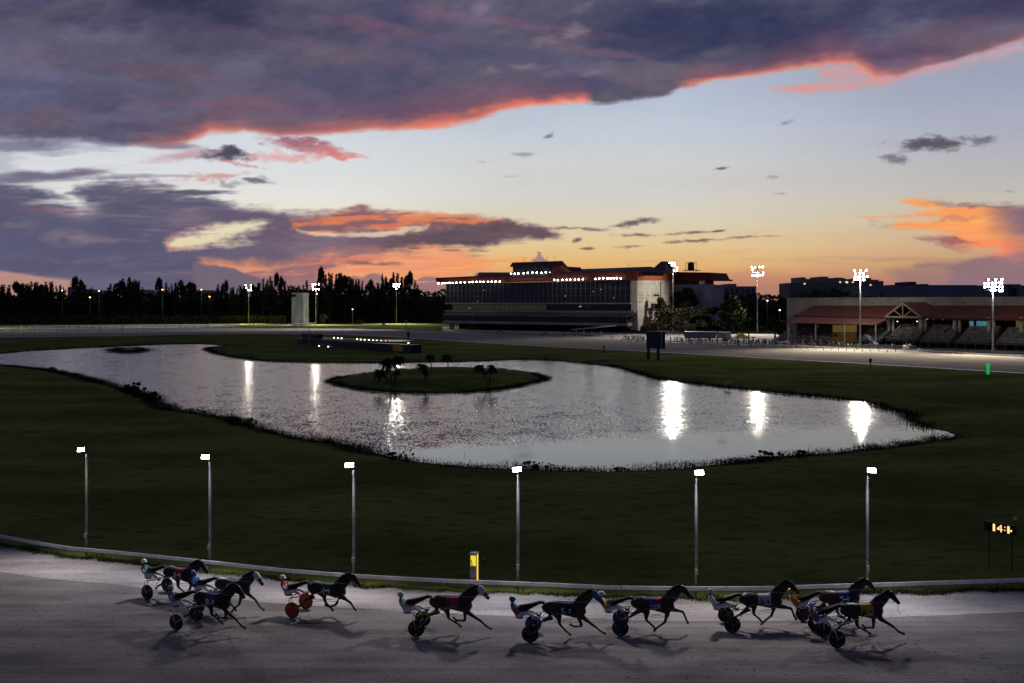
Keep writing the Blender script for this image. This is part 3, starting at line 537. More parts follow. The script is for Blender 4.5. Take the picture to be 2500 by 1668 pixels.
# ---------------------------------------------------------------- lit marker pylon, timer board
p, a = along(G(1158, 1437).x, .35); S_ = p.y / F
Y_ = empty('marker_pylon', (G(1158, 1437).x, p.y, 0), R(-14), 'tall square marker pylon lit yellow behind the near rail', 'pylon')
wq, hq = .33, 1.78
MB().box((0, 0, hq / 2), (wq, wq, hq)).build('pylon_body', mat('pylon_faded_paint', (.40, .30, .29), .6, .15, 3), Y_)
MB().box((0, -.005, 1.79), (wq + .04, wq + .04, .08)).build('cap', M['concrete'], Y_)
MB().box((.0, -wq / 2 - .006, 1.45), (.27, .012, .5)).build('lit_panel', M['yellowglow'], Y_)
MB().box((wq / 2 + .006, 0, .93), (.012, .22, 1.6)).build('lit_panel', M['yellowglow'], Y_)
MB().box((0, -wq / 2 - .005, .22), (.3, .01, .22)).build('red_band', M['redpylon'], Y_)
MB().box((0, -wq / 2 - .012, .10), (.27, .012, .10)).build('lit_panel', M['orangeglow'], Y_)
MB().prism([(-.125, -wq / 2 - .014, 1.48), (-.085, -wq / 2 - .014, 1.5), (-.005, -wq / 2 - .014, 1.02), (-.035, -wq / 2 - .014, 1.0)], (0, -.006, 0)).build('pointer', M['redpylon'], Y_)
p = Dz(1181, 1368, 53.)
FX = empty('field_camera', (p.x, p.y, 0), 0, 'small blue sensor on a thin stand in the grass beside the yellow pylon', 'sensor')
MB().tube([(0, 0, 0), (0, 0, p.z + .1)], .02, 6).build('stand', M['darkmetal'], FX); MB().box((0, 0, p.z), (.18, .22, .16)).build('sensor_head', mat('dull_blue_paint', (.05, .07, .2), .5, .2, 5), FX); MB().box((.2, 0, p.z - .1), (.3, .04, .04)).build('arm', M['darkmetal'], FX)
A_, B_ = Dz(2405, 1272, 53.), Dz(2474, 1283, 51.9)
T = empty('timer_board', (A_.x, A_.y, 0), math.atan2(B_.y - A_.y, B_.x - A_.x), 'black timer board with amber numerals 14:1 at the right edge of the grass', 'timer board')
Lb = math.hypot(B_.x - A_.x, B_.y - A_.y) + .12; zt = A_.z - .0
MB().box((Lb / 2, 0, zt - .25), (Lb, .18, .5)).build('board', M['black'], T); MB().box((Lb / 2, -.06, zt + .01), (Lb + .04, .07, .02)).build('top_rail', M['darkmetal'], T)
for xx in (.2, Lb - .2): MB().tube([(xx, .05, 0), (xx, .05, zt - .5)], .03, 8).build('leg', M['darkmetal'], T)
GL = {'1': ['0011','0011','0011','0011','0011','0011','0011'], '4': ['00010','00110','01010','11010','11111','00010','00010'], ':': ['00','01','01','00','01','01','00'], 'h': ['1100','1100','1100','1101','1111','1100','1100']}
for ch, x0 in (('1', .36), ('4', .70), (':', 1.01), ('h', 1.22)):
    mb = MB()
    for r_, row in enumerate(GL[ch]):
        for c_, v in enumerate(row):
            if v == '1' and not (ch == ':' and r_ in (2, 5)): mb.box((x0 + c_ * .058, -.095, zt - .09 - r_ * .055), (.056, .014, .050))
    mb.build('numeral', M['led'], T)
bcn = MB().ball((Lb - .04, 0, zt + .38), .10, 10, 7).build('beacon', mat('red_beacon', (.3, .04, .02), .4, .1, 3, emis=(.5, .08, .03), estr=.12, sampling='NONE'), T); MB().tube([(Lb - .04, 0, zt), (Lb - .04, 0, zt + .3)], .025, 6).build('beacon_stem', M['darkmetal'], T)
# ---------------------------------------------------------------- horses, sulkies, drivers
HC = [mat('black_horse_coat', (.014, .011, .010), .55, .3, 4, spec=.35), mat('dark_bay_coat', (.030, .015, .010), .5, .3, 4, spec=.4), mat('seal_brown_coat', (.020, .012, .009), .5, .3, 4, spec=.4)]
HAIR = mat('black_mane_hair', (.008, .007, .007), .7, .3, 30); STRAP = mat('harness_leather', (.02, .018, .017), .5, .2, 8); SKIN = mat('driver_skin', (.16, .09, .06), .6, .1, 8)
WHITEF = mat('white_breeches', (.62, .60, .66), .8, .08, 8)
# each pose: elbow-knee-fetlock-hoof of the near and far foreleg, stifle-hock-fetlock-hoof of the near and far hind leg, head lift
POSES = [dict(ff=[(.62,.84),(1.12,.54),(1.42,.28),(1.60,.20)], fb=[(.42,.80),(.42,.42),(.06,.42),(-.06,.52)], hf=[(-.36,.86),(-.30,.50),(.12,.27),(.25,.17)], hb=[(-.72,.86),(-1.12,.68),(-1.36,.44),(-1.52,.36)], neck=0),
         dict(ff=[(.72,.96),(1.13,.88),(1.27,.54),(1.33,.42)], fb=[(.44,.80),(.34,.48),(.05,.26),(-.10,.10)], hf=[(-.42,.86),(-.46,.56),(-.18,.32),(-.06,.18)], hb=[(-.74,.86),(-1.08,.62),(-1.34,.48),(-1.46,.42)], neck=.08),
         dict(ff=[(.60,.86),(1.00,.62),(1.25,.34),(1.42,.24)], fb=[(.40,.80),(.30,.44),(.0,.20),(-.12,.06)], hf=[(-.40,.86),(-.40,.52),(.0,.28),(.10,.14)], hb=[(-.78,.88),(-1.12,.66),(-1.40,.50),(-1.50,.40)], neck=-.03),
         dict(ff=[(.70,.92),(1.06,.71),(1.22,.49),(1.30,.40)], fb=[(.40,.80),(.20,.46),(-.10,.36),(-.28,.42)], hf=[(-.36,.88),(-.32,.58),(-.05,.34),(.08,.22)], hb=[(-.80,.86),(-1.18,.62),(-1.40,.42),(-1.50,.34)], neck=.02),
         dict(ff=[(.66,.90),(1.12,.56),(1.40,.35),(1.55,.27)], fb=[(.46,.78),(.58,.46),(.25,.42),(.09,.50)], hf=[(-.40,.82),(-.38,.52),(-.09,.22),(.08,.08)], hb=[(-.72,.86),(-1.05,.70),(-1.32,.52),(-1.44,.46)], neck=.04)]
def horse_body(P):
    nk = P['neck']; mb = MB()
    mb.tube([(-1.10,0,1.30),(-1.02,0,1.27),(-.84,0,1.25),(-.6,0,1.25),(-.3,0,1.23),(0,0,1.20),(.25,0,1.18),(.48,0,1.18),(.64,0,1.20),(.74,0,1.22)], [(.08,.10),(.20,.20),(.27,.28),(.27,.28),(.26,.265),(.28,.29),(.27,.33),(.24,.33),(.18,.27),(.08,.15)], 16)
    mb.tube([(.34,0,1.30),(.60,0,1.46 + nk * .5),(.84,0,1.67 + nk),(1.02,0,1.85 + nk)], [(.17,.29),(.125,.24),(.095,.185),(.08,.14)], 12)
    mb.tube([(.98,0,1.90 + nk),(1.08,0,1.86 + nk),(1.18,0,1.76 + nk),(1.33,0,1.60 + nk),(1.45,0,1.47 + nk),(1.49,0,1.42 + nk)], [(.08,.09),(.10,.14),(.095,.145),(.066,.10),(.062,.08),(.05,.055)], 12)
    for s in (-1, 1):
        mb.tube([(1.0, s * .05, 1.96 + nk), (1.0, s * .065, 2.03 + nk), (1.005, s * .075, 2.10 + nk)], [.035, .032, .008], 6)
    def leg(J, s, hind):
        y = s * .13; (x0, z0), (x1, z1), (x2, z2), (x3, z3) = J
        if hind:
            mb.tube([(-.72, y * .9, 1.28), ((-.72 + x0) / 2 - .02, y, 1.06), (x0, y, z0), ((x0 + x1) / 2, y * 1.05, (z0 + z1) / 2), (x1, y, z1)], [(.14,.19),(.14,.22),(.115,.155),(.072,.085),(.056,.07)], 10)
        else:
            mb.tube([(.42, y * .8, 1.22), ((.42 + x0) / 2, y, 1.0), (x0, y * 1.05, z0), ((x0 + x1) / 2, y * 1.1, (z0 + z1) / 2), (x1, y * 1.1, z1)], [(.11,.17),(.10,.15),(.085,.105),(.06,.068),(.055,.06)], 10)
        mb.tube([(x1, y, z1), ((x1 + x2) / 2, y, (z1 + z2) / 2), (x2, y, z2)], [.060, .046, .052], 8)
        mb.tube([(x2, y, z2), ((x2 + x3) / 2, y, (z2 + z3) / 2), (x3, y, z3)], [.050, .047, .053], 8)
        dx, dz = x3 - x2, z3 - z2; n = math.hypot(dx, dz); mb.tube([(x3 - dx / n * .02, y, z3 - dz / n * .02), (x3 + dx / n * .05, y, z3 + dz / n * .05)], [.05, .068], 8)
    leg(P['ff'], -1, False); leg(P['fb'], 1, False); leg(P['hf'], 1, True); leg(P['hb'], -1, True)
    return mb
def flip(me):
    co = np.zeros(len(me.vertices) * 3, np.float32); me.vertices.foreach_get('co', co); co[1::3] *= -1; me.vertices.foreach_set('co', co); me.flip_normals(); return me
BODY = []
for P in POSES:
    b0 = voxel(horse_body(P), .017, 'horse_body', HC[0]); b1 = flip(b0.copy()); BODY += [b0, b1]
def hairmesh(nk, seed):
    rs = random.Random(seed); mb = MB()
    for i in range(46):                                  # mane
        t = i / 45; x = .40 + .60 * t; z = 1.52 + .44 * t + nk * t + .03 * math.sin(t * 3); l = rs.uniform(.14, .26)
        mb.tube([(x, rs.uniform(-.02, .02), z - .03), (x - l * .5, rs.uniform(-.06, .06), z + .05), (x - l, rs.uniform(-.09, .09), z + rs.uniform(-.05, .06))], [.035, .022, .004], 5)
    for i in range(4): mb.tube([(1.02, 0, 1.97 + nk), (1.1, rs.uniform(-.05, .05), 1.94 + nk), (1.16, rs.uniform(-.06, .06), 1.86 + nk)], [.03, .02, .005], 5)
    me = mb.mesh('mane', HAIR, True); tb = MB()
    for i in range(70):                                  # tail
        a = rs.uniform(-1, 1); l = rs.uniform(.65, 1.05); dz = rs.uniform(-.30, -.12)
        tb.tube([(-1.02, a * .03, 1.44), (-1.18, a * .04, 1.44 + rs.uniform(-.02, .03)), (-1.18 - l * .5, a * .10, 1.40 + dz * .5), (-1.18 - l, a * .17, 1.38 + dz * 1.15 + rs.uniform(-.05, .05))], [.045, .055, .045, .006], 5)
    return me, tb.mesh('tail', HAIR, True)
MANE = [hairmesh(P['neck'], k) for k, P in enumerate(POSES)]
def shell(xa, xb, a0, a1, grow, n=14, k=12):             # cloth that lies on the barrel between x=xa..xb
    prof = [(-.84, .27, .28, 1.25), (-.6, .27, .28, 1.25), (-.3, .26, .265, 1.23), (0, .28, .29, 1.20), (.25, .27, .33, 1.18), (.48, .24, .33, 1.18)]
    V = []
    for i in range(n + 1):
        x = xa + (xb - xa) * i / n; sy, sz, cz = [float(np.interp(x, [p[0] for p in prof], [p[q] for p in prof])) for q in (1, 2, 3)]
        for j in range(k + 1):
            th = a0 + (a1 - a0) * j / k; V.append((x, (sy + grow) * math.sin(th), cz + (sz + grow) * math.cos(th)))
    mb = MB(); mb.add(V, [(i * (k + 1) + j, i * (k + 1) + j + 1, (i + 1) * (k + 1) + j + 1, (i + 1) * (k + 1) + j) for i in range(n) for j in range(k)]); return mb
def number_mesh(txt, size, m, x0, z0, y0):
    cu = bpy.data.curves.new('t', 'FONT'); cu.body = txt; cu.size = size; cu.extrude = .004; cu.offset = .006; ob = bpy.data.objects.new('t', cu); C.objects.link(ob)
    dg = bpy.context.evaluated_depsgraph_get(); me = bpy.data.meshes.new_from_object(ob.evaluated_get(dg)); bpy.data.objects.remove(ob); me.name = 'number'
    for v in me.vertices: v.co = Vector((x0 + v.co.x, y0 - v.co.z, z0 + v.co.y))
    me.materials.clear(); me.materials.append(m); return me
def spoked_disc(disc_m, spot_m):
    ty = MB(); n = 32
    V = [];
    for i in range(n):
        a = 2 * PI * i / n
        for k in range(8):
            b = 2 * PI * k / 8; r = .338 + .020 * math.cos(b); V.append((r * math.cos(a), .020 * math.sin(b), r * math.sin(a)))
    ty.add(V, [(i * 8 + k, i * 8 + (k + 1) % 8, ((i + 1) % n) * 8 + (k + 1) % 8, ((i + 1) % n) * 8 + k) for i in range(n) for k in range(8)])
    d = MB()
    for s in (-1, 1):
        ring = [(.325 * math.cos(2 * PI * i / n), s * .014, .325 * math.sin(2 * PI * i / n)) for i in range(n)] + [(0, s * .04, 0)]
        d.add(ring, [((i + 1) % n, i, n) if s < 0 else (i, (i + 1) % n, n) for i in range(n)])
    sp = MB()
    for k in range(3): 
        a = 2 * PI * k / 3 + .5; sp.box((.24 * math.cos(a), -.034, .24 * math.sin(a)), (.03, .004, .055), 0, -a)
    hub = MB().tube([(0, -.06, 0), (0, .06, 0)], .03, 10)
    return ty.mesh('tyre', M['black'], True), d.mesh('disc', disc_m), sp.mesh('reflector', spot_m), hub.mesh('hub', M['steel'])
REFL = mat('pale_reflector', (.7, .7, .7), .3, .1, 4)
def make_sulky(fm, dm, loc, yaw, label):
    S = empty('sulky', loc, yaw, label, 'sulky', 'racing sulkies on the near track')
    for s in (-1, 1):
        mb = MB(); mb.tube([(.12, s * .40, 1.30), (-.45, s * .42, 1.12), (-1.0, s * .45, .97), (-1.5, s * .50, .88), (-1.78, s * .52, .84)], .019, 8); mb.build('shaft', fm, S, True)
        f = MB(); f.tube([(-1.72, s * .52, .85), (-1.72, s * .66, .82), (-1.64, s * .75, .62), (-1.55, s * .755, .36)], .021, 8); f.tube([(-1.66, s * .52, .86), (-1.60, s * .60, .80), (-1.56, s * .60, .60), (-1.55, s * .605, .36)], .018, 8); f.tube([(-1.55, s * .76, .36), (-1.2, s * .66, .62), (-.95, s * .47, .96)], .011, 6); f.build('fork', fm, S, True)
        W = empty('wheel', (-1.55, s * .68, .36)); W.parent = S
        for nm, me in zip(('tyre', 'disc', 'reflector', 'hub'), spoked_disc(dm, REFL)): link(nm, me, W)
        st = MB().tube([(-1.50, s * .2, .84), (-1.22, s * .22, .86), (-1.18, s * .22, .93)], .014, 6).box((-1.24, s * .22, .84), (.12, .1, .02)); st.build('stirrup', fm, S)
    fr = MB(); fr.tube([(-1.72, -.52, .85), (-1.74, 0, .84), (-1.72, .52, .85)], .020, 8); fr.tube([(-1.50, -.50, .88), (-1.50, 0, .85), (-1.50, .50, .88)], .016, 8); fr.tube([(-1.74, -.12, .84), (-2.12, -.10, .80)], .014, 6); fr.tube([(-1.74, .12, .84), (-2.12, .10, .80)], .014, 6); fr.build('crossbar', fm, S, True)
    MB().tube([(-1.93, 0, .83), (-2.05, 0, .82), (-2.2, 0, .835)], [(.15, .02), (.19, .03), (.15, .02)], 12).build('seat', M['black'], S, True)
    return S
def fig_parts():
    hip = (-2.12, 0, .93); ch = (-2.32, 0, 1.22); nk = (-2.40, 0, 1.40); hdp = (-2.375, 0, 1.56)
    body = MB(); body.tube([hip, (-2.2, 0, 1.05), ch, nk], [(.14, .10), (.13, .10), (.15, .11), (.06, .06)], 12); body.tube([nk, (-2.385, 0, 1.48)], .052, 8)
    body.ball(hdp, .105, 12, 9, (.95, .78, 1.15)); body.tube([(-2.28, 0, 1.55), (-2.262, 0, 1.535)], [.022, .016], 6); body.tube([(-2.30, 0, 1.48), (-2.285, 0, 1.475)], [.03, .02], 6)
    for s in (-1, 1): body.ball((-2.375, s * .085, 1.555), .022, 6, 5)
    arms = []; legs = []
    for s in (-1, 1):
        A = [(-2.33, s * .17, 1.34), (-2.20, s * .25, 1.14), (-1.98, s * .13, 1.16)]; arms.append(A); body.tube([A[0], A[1]], [.05, .04], 8); body.tube([A[1], A[2]], [.04, .03], 8)
        body.tube([A[2], (-1.93, s * .12, 1.165), (-1.89, s * .115, 1.165)], [(.02, .03), (.022, .042), (.016, .036)], 8)
        Lg = [(-2.10, s * .09, .94), (-1.70, s * .17, 1.06), (-1.30, s * .22, .90)]; legs.append(Lg); body.tube([Lg[0], ((Lg[0][0] + Lg[1][0]) / 2, s * .14, 1.01), Lg[1]], [.085, .075, .055], 10); body.tube([Lg[1], (-1.5, s * .2, .99), Lg[2]], [.055, .05, .035], 10)
        body.tube([(-1.30, s * .22, .87), (-1.22, s * .22, .90), (-1.17, s * .225, .97)], [(.035, .035), (.04, .035), (.03, .02)], 8)
    bm = voxel(body, .012, 'driver_body', SKIN, 1)
    # fingers curled round the reins
    fg = MB()
    for s in (-1, 1):
        for k in range(4):
            z = 1.19 - k * .018; ln = (.05, .058, .055, .044)[k]; fg.tube([(-1.895, s * .12, z), (-1.895 + ln * .7, s * .11, z), (-1.895 + ln * .75, s * .085, z - .004), (-1.885 + ln * .3, s * .078, z - .006)], [.0085, .008, .0075, .006], 6)
        fg.tube([(-1.93, s * .09, 1.195), (-1.90, s * .075, 1.21), (-1.87, s * .085, 1.205)], [.011, .009, .007], 6)
    fm = fg.mesh('f', SKIN, True)
    bmm = __import__('bmesh').new(); bmm.from_mesh(bm); bmm.from_mesh(fm); bmm.to_mesh(bm); bmm.free()
    j = MB(); j.tube([(-2.13, 0, .95), (-2.2, 0, 1.06), (-2.31, 0, 1.24), (-2.37, 0, 1.36), (-2.395, 0, 1.42)], [(.165, .125), (.155, .125), (.18, .135), (.13, .10), (.07, .065)], 14)
    for A in arms: j.tube([A[0], A[1]], [.072, .058], 10); j.tube([A[1], [A[1][k] * .12 + A[2][k] * .88 for k in range(3)]], [.058, .043], 10)
    t = MB(); t.tube([(-2.24, 0, .90), (-2.1, 0, .92), (-2.0, 0, .95)], [(.14, .10), (.17, .115), (.12, .09)], 12)
    for L_ in legs:
        t.tube([L_[0], ((L_[0][0] + L_[1][0]) / 2, L_[0][1] * 1.5, 1.02), L_[1]], [.105, .092, .07], 10); t.tube([L_[1], (-1.5, L_[1][1] * 1.18, .995), [L_[1][k] * .12 + L_[2][k] * .88 for k in range(3)]], [.07, .062, .045], 10)
    return bm, voxel(j, .014, 'jacket', WHITEF, 1), voxel(t, .014, 'trousers', WHITEF, 1)
FIG = fig_parts()
helm = MB().ball((-2.385, 0, 1.605), .128, 16, 10, (1.08, .9, .92)).tube([(-2.28, 0, 1.60), (-2.21, 0, 1.585)], [(.09, .02), (.06, .008)], 10).mesh('helmet', WHITEF, True)
boot = MB()
for s in (-1, 1): boot.tube([(-1.34, s * .22, .93), (-1.28, s * .22, .875), (-1.22, s * .22, .895), (-1.16, s * .225, .975)], [(.042, .045), (.045, .05), (.046, .042), (.032, .024)], 10)
boot = boot.mesh('boots', M['black'], True)
gog = MB().tube([(-2.285, -.07, 1.565), (-2.262, 0, 1.57), (-2.285, .07, 1.565)], .022, 8).mesh('goggles', M['glass'], True)
def repaint(me, m):
    c = me.copy(); c.materials.clear(); c.materials.append(m); return c
def col(name, c, r=.6): return mat(name, c, r, .12, 9)
def jacket2(name, c1, c2):                               # two-colour silks: bold patches
    m = mat(name, c1, .7, .05, 9); nt = m.node_tree; b = nt.nodes['Principled BSDF']; tc = nd(nt, 'ShaderNodeTexCoord'); n = nd(nt, 'ShaderNodeTexVoronoi'); n.inputs['Scale'].default_value = 7; nt.links.new(tc.outputs['Object'], n.inputs['Vector'])
    r = nd(nt, 'ShaderNodeValToRGB'); r.color_ramp.interpolation = 'CONSTANT'; r.color_ramp.elements[0].color = (*c1, 1); r.color_ramp.elements[1].color = (*c2, 1); r.color_ramp.elements[1].position = .55; sp = nd(nt, 'ShaderNodeSeparateColor'); nt.links.new(n.outputs['Color'], sp.inputs[0]); nt.links.new(sp.outputs[0], r.inputs[0]); nt.links.new(r.outputs[0], b.inputs['Base Color']); return m
wh = (.7, .7, .72)
SPEC = [ # axle px, axle ground py, yaw extra, pose, coat, pad colour, digit colour, number, frame col, disc col, jacket, helmet, mask, labels
 (384, 1455, -2, 4, 0, (.40,.03,.03), wh, '1', (.55,.55,.60), (.012,.012,.016), ((.03,.22,.20), wh), wh, None, 'dark horse with red number 1 saddle pad, last along the rail at far left', 'silver sulky with dark wheels behind the red padded horse', 'person in teal and white silks driving the leftmost sulky, leaning back', None),
 (508, 1487, -1, 5, 1, (.10,.12,.20), (.5,.55,.65), '8', (.55,.55,.60), (.012,.012,.016), ((.05,.20,.55), (.08,.25,.6)), (.10,.16,.42), (.62,.62,.66), 'bay horse with grey number 8 pad and pale headstall, between two horses at left', 'silver sulky partly hidden behind the purple padded horse', 'person in plain sky blue top driving between two other sulkies at left', None),
 (455, 1528, 0, 0, 0, (.05,.04,.28), wh, '9', (.50,.50,.62), (.012,.035,.032), ((.12,.05,.30), (.5,.45,.6)), (.30,.25,.45), None, 'black horse with purple number 9 pad, nearest of the left trio', 'lilac grey sulky with dark green wheels, nearest of the left trio', 'person in purple and white silks hunched low, nearest of the left trio', None),
 (730, 1498, 0, 6, 0, (.0,.10,.08), (.45,.6,.6), '4', (.70,.10,.03), (.42,.045,.01), ((.55,.03,.03), wh), (.65,.60,.60), None, 'black horse with green number 4 pad running alone before the orange sulky', 'orange red sulky with orange disc wheels', 'person in red and white silks driving the orange sulky', None),
 (1024, 1543, 3, 0, 1, (.42,.03,.13), (.05,.04,.06), '7', (.30,.36,.04), (.010,.018,.013), ((.03,.30,.22), wh), (.40,.45,.30), (.55,.52,.60), 'bay horse with pink number 7 pad and pale blinker hood', 'lime green sulky with black disc wheels', 'person in green and white silks leaning far back in the lime sulky', None),
 (1298, 1556, 1, 8, 1, (.015,.015,.04), (.5,.55,.62), '5', (.04,.10,.40), (.010,.014,.016), ((.02,.22,.50), (.35,.05,.10)), (.05,.10,.28), (.05,.10,.25), 'dark bay horse with black number 5 pad and blue hood', 'blue framed sulky with black spoked-look wheels', 'person in bright blue silks with red sleeves and navy helmet', None),
 (1515, 1541, 0, 3, 2, (.05,.07,.25), (.6,.6,.65), '10', (.03,.04,.10), (.010,.016,.050), (wh, (.75,.35,.04)), (.55,.55,.6), None, 'brown horse with blue and red number 10 pad, one foreleg lifted high', 'dark sulky with navy blue disc wheels', 'person in white top with orange cuffs, half hidden by a horse head', None),
 (1780, 1533, 0, 2, 0, (.55,.55,.62), (.03,.03,.05), '3', (.05,.05,.055), (.010,.010,.011), (wh, (.60,.60,.66)), (.30,.36,.34), None, 'black horse with white number 3 pad and head held high', 'black framed sulky with black disc wheels behind the white padded horse', 'person in white silks driving the black sulky, green lower back', None),
 (1976, 1529, 0, 7, 1, (.02,.06,.28), (.45,.55,.75), '2', (.04,.06,.16), (.012,.012,.016), ((.70,.36,.03), (.65,.20,.02)), (.60,.30,.03), None, 'bay horse with blue number 2 pad, farther of the two leading horses', 'navy framed sulky of the farther leading horse', 'person in yellow and orange silks bent forward behind the farther leader', None),
 (2027, 1569, 0, 0, 0, (.60,.33,.02), (.02,.02,.03), '6', (.50,.50,.58), (.011,.011,.012), ((.45,.03,.03), (.02,.16,.45)), (.45,.30,.50), None, 'dark horse with yellow number 6 pad, nose foremost of the whole field', 'pale grey sulky with black wheels, nearest of the leading pair', 'person in blue and red silks with mauve helmet, nearest at right', None)]
for i, (ax, ay, dyaw, pose, coat, padc, numc, num, fc, dc, jc, hc, mask, l1, l2, l3, _) in enumerate(SPEC):
    A = G(ax, ay); yaw = rail_yaw(A.x) + R(dyaw); O = A + Vector((math.cos(yaw), math.sin(yaw), 0)) * 1.55
    Hs = empty('horse', O, yaw, l1, 'horse', 'harness horses racing on the near track')
    lift = (.10, .02, .02, .02, .06)[pose // 2]
    def up(o): o.location.z = lift; return o
    up(link('body', repaint(BODY[pose], HC[coat]), Hs)); P = POSES[pose // 2]; nk = P['neck']
    up(link('mane', MANE[pose // 2][0], Hs)); up(link('tail', MANE[pose // 2][1], Hs))
    pad = up(shell(-.34, .22, -2.0, 2.0, .022).build('saddle_pad', col('saddle_pad_cloth', [c * .7 for c in padc]), Hs, True))
    nm_ = col('number_cloth', numc)
    link('number', number_mesh(num, .40 if len(num) == 1 else .3, nm_, -.30, 1.06, -.335), pad); link('number', number_mesh('3', .24, nm_, .03, 1.14, -.335), pad)
    if num == '10':
        q = shell(-.02, .20, -.75, .75, .030).build('pad_trim', col('red_trim_cloth', (.4, .05, .05)), pad, True)
    hs = MB(); prof = shell(.26, .33, -PI, PI, .012, 2, 24); hs.v += prof.v; hs.f += prof.f
    hs.tube([(.30, 0, 1.52), (-.3, 0, 1.52), (-1.0, 0, 1.48)], .012, 5); hs.tube([(.60, -.22, 1.12), (.2, -.31, 1.22)], .014, 5); hs.tube([(.60, .22, 1.12), (.2, .31, 1.22)], .014, 5)
    hs.tube([(.2, -.18, .80), (-.35, -.16, .72), (-.55, -.15, .70)], .009, 5); hs.tube([(.45, -.2, .74), (-.40, -.18, .66), (-.9, -.17, .62)], .008, 5); hs.tube([(.45, .2, .74), (-.40, .18, .66), (-.9, .17, .62)], .008, 5)
    hs.tube([(.3, 0, 1.56), (.62, 0, 1.72 + nk * .6), (.98, 0, 1.99 + nk)], .008, 5); up(hs.build('harness', STRAP, Hs, True))
    br = MB()
    for s in (-1, 1): br.tube([(1.02, s * .075, 1.95 + nk), (1.16, s * .095, 1.76 + nk), (1.38, s * .068, 1.52 + nk)], .011, 5); br.box((1.13, s * .105, 1.84 + nk), (.10, .012, .09), 0, .8)
    br.tube([(1.30, -.07, 1.50 + nk), (1.40, -.075, 1.58 + nk), (1.43, 0, 1.62 + nk), (1.40, .075, 1.58 + nk), (1.30, .07, 1.50 + nk)], .012, 5); up(br.build('bridle', STRAP if not mask else col('pale_headstall', mask), Hs, True))
    if mask: up(MB().tube([(1.0, 0, 1.93 + nk), (1.09, 0, 1.865 + nk), (1.19, 0, 1.76 + nk), (1.27, 0, 1.67 + nk)], [(.088, .096), (.110, .15), (.104, .155), (.088, .132)], 12, False).build('hood', col('hood_cloth', mask), Hs, True))
    rn = MB()
    for s in (-1, 1): rn.tube([(1.40, s * .07, 1.50 + nk), (.5, s * .20, 1.56 + nk * .3), (-.3, s * .16, 1.55), (-1.9, s * .1, 1.17 - lift)], .007, 4)
    up(rn.build('reins', col('pale_rein_tape', (.40, .40, .42)), Hs))
    if i == 9: up(MB().tube([(1.42, 0, 1.42), (1.44, 0, 1.25), (1.43, 0, 1.12), (1.50, 0, 1.07), (1.56, 0, 1.02)], .010, 5).build('tongue_tie', col('white_tape', (.7, .7, .7)), Hs))
    make_sulky(col('sulky_frame_paint', fc, .35), col('wheel_disc_paint', dc, .4), O, yaw, l2)
    D_ = tag(link('person', FIG[0]), l3, 'person', 'sulky drivers'); D_.location = O; D_.rotation_euler = (0, 0, yaw)
    jm = jacket2('driver_silks', *[[c * .7 for c in k] for k in jc])
    link('jacket', repaint(FIG[1], jm), D_); link('trousers', repaint(FIG[2], WHITEF), D_); link('helmet', repaint(helm, col('helmet_paint', hc, .25)), D_); link('boots', boot, D_); link('goggles', gog, D_)
# ---------------------------------------------------------------- foliage
def leafcloud(centres, radii, n, size, seed, flat=.8):
    rs = np.random.RandomState(seed); c = np.array(centres, float); r = np.array(radii, float)
    k = rs.choice(len(c), n, p=(r[:, 0] ** 2) / (r[:, 0] ** 2).sum()); d = rs.normal(size=(n, 3)); d /= np.linalg.norm(d, axis=1)[:, None]
    p = c[k] + d * r[k] * (rs.uniform(.25, 1, n) ** .5)[:, None]
    u = rs.normal(size=(n, 3)); u /= np.linalg.norm(u, axis=1)[:, None]; v = np.cross(u, rs.normal(size=(n, 3))); v /= np.linalg.norm(v, axis=1)[:, None]
    s = (size * rs.uniform(.5, 1.3, n))[:, None]; V = np.stack([p - u * s, p + v * s * .5, p + u * s, p - v * s * .5], 1)
    return V.reshape(-1, 3), np.arange(n * 4).reshape(-1, 4)
def casuarina(seed, hgt=20., w=5.):                      # feathery upright clumps on rising limbs
    rs = random.Random(seed); cs = []; rd = []; tk = MB(); tk.tube([(0, 0, -.5), (.2, 0, hgt * .5), (0, .1, hgt * .95)], [.45, .28, .05], 7)
    for i in range(6):                                   # several leaning spires, each a ragged column of clumps
        sx, sy = (0, 0) if i == 0 else (rs.uniform(-.5, .5) * w, rs.uniform(-.5, .5) * w); top = hgt * (.98 if i == 0 else rs.uniform(.72, .97)); bx, by = sx * .35, sy * .35; sx += rs.uniform(-.1, .1) * w
        tk.tube([(0, 0, hgt * .3), (bx, by, top * .6), (sx, sy, top)], [.2, .10, .02], 4, False)
        for q in range(12):
            t = q / 11; z = top * (.42 + .58 * t); k = (1.15 - t) * rs.uniform(.5, 1.25); a = rs.uniform(0, 6.28); o = w * .10 * k
            cs.append((bx + (sx - bx) * t + o * math.cos(a), by + (sy - by) * t + o * math.sin(a), z)); rd.append((w * .08 + w * .14 * k, w * .08 + w * .14 * k, hgt * .036 * rs.uniform(.7, 1.4)))
    V, Q = leafcloud(cs, rd, 6000, .36, seed)
    return npmesh('crown', V, Q, M['leafdark']), tk.mesh('trunk', M['bark'])
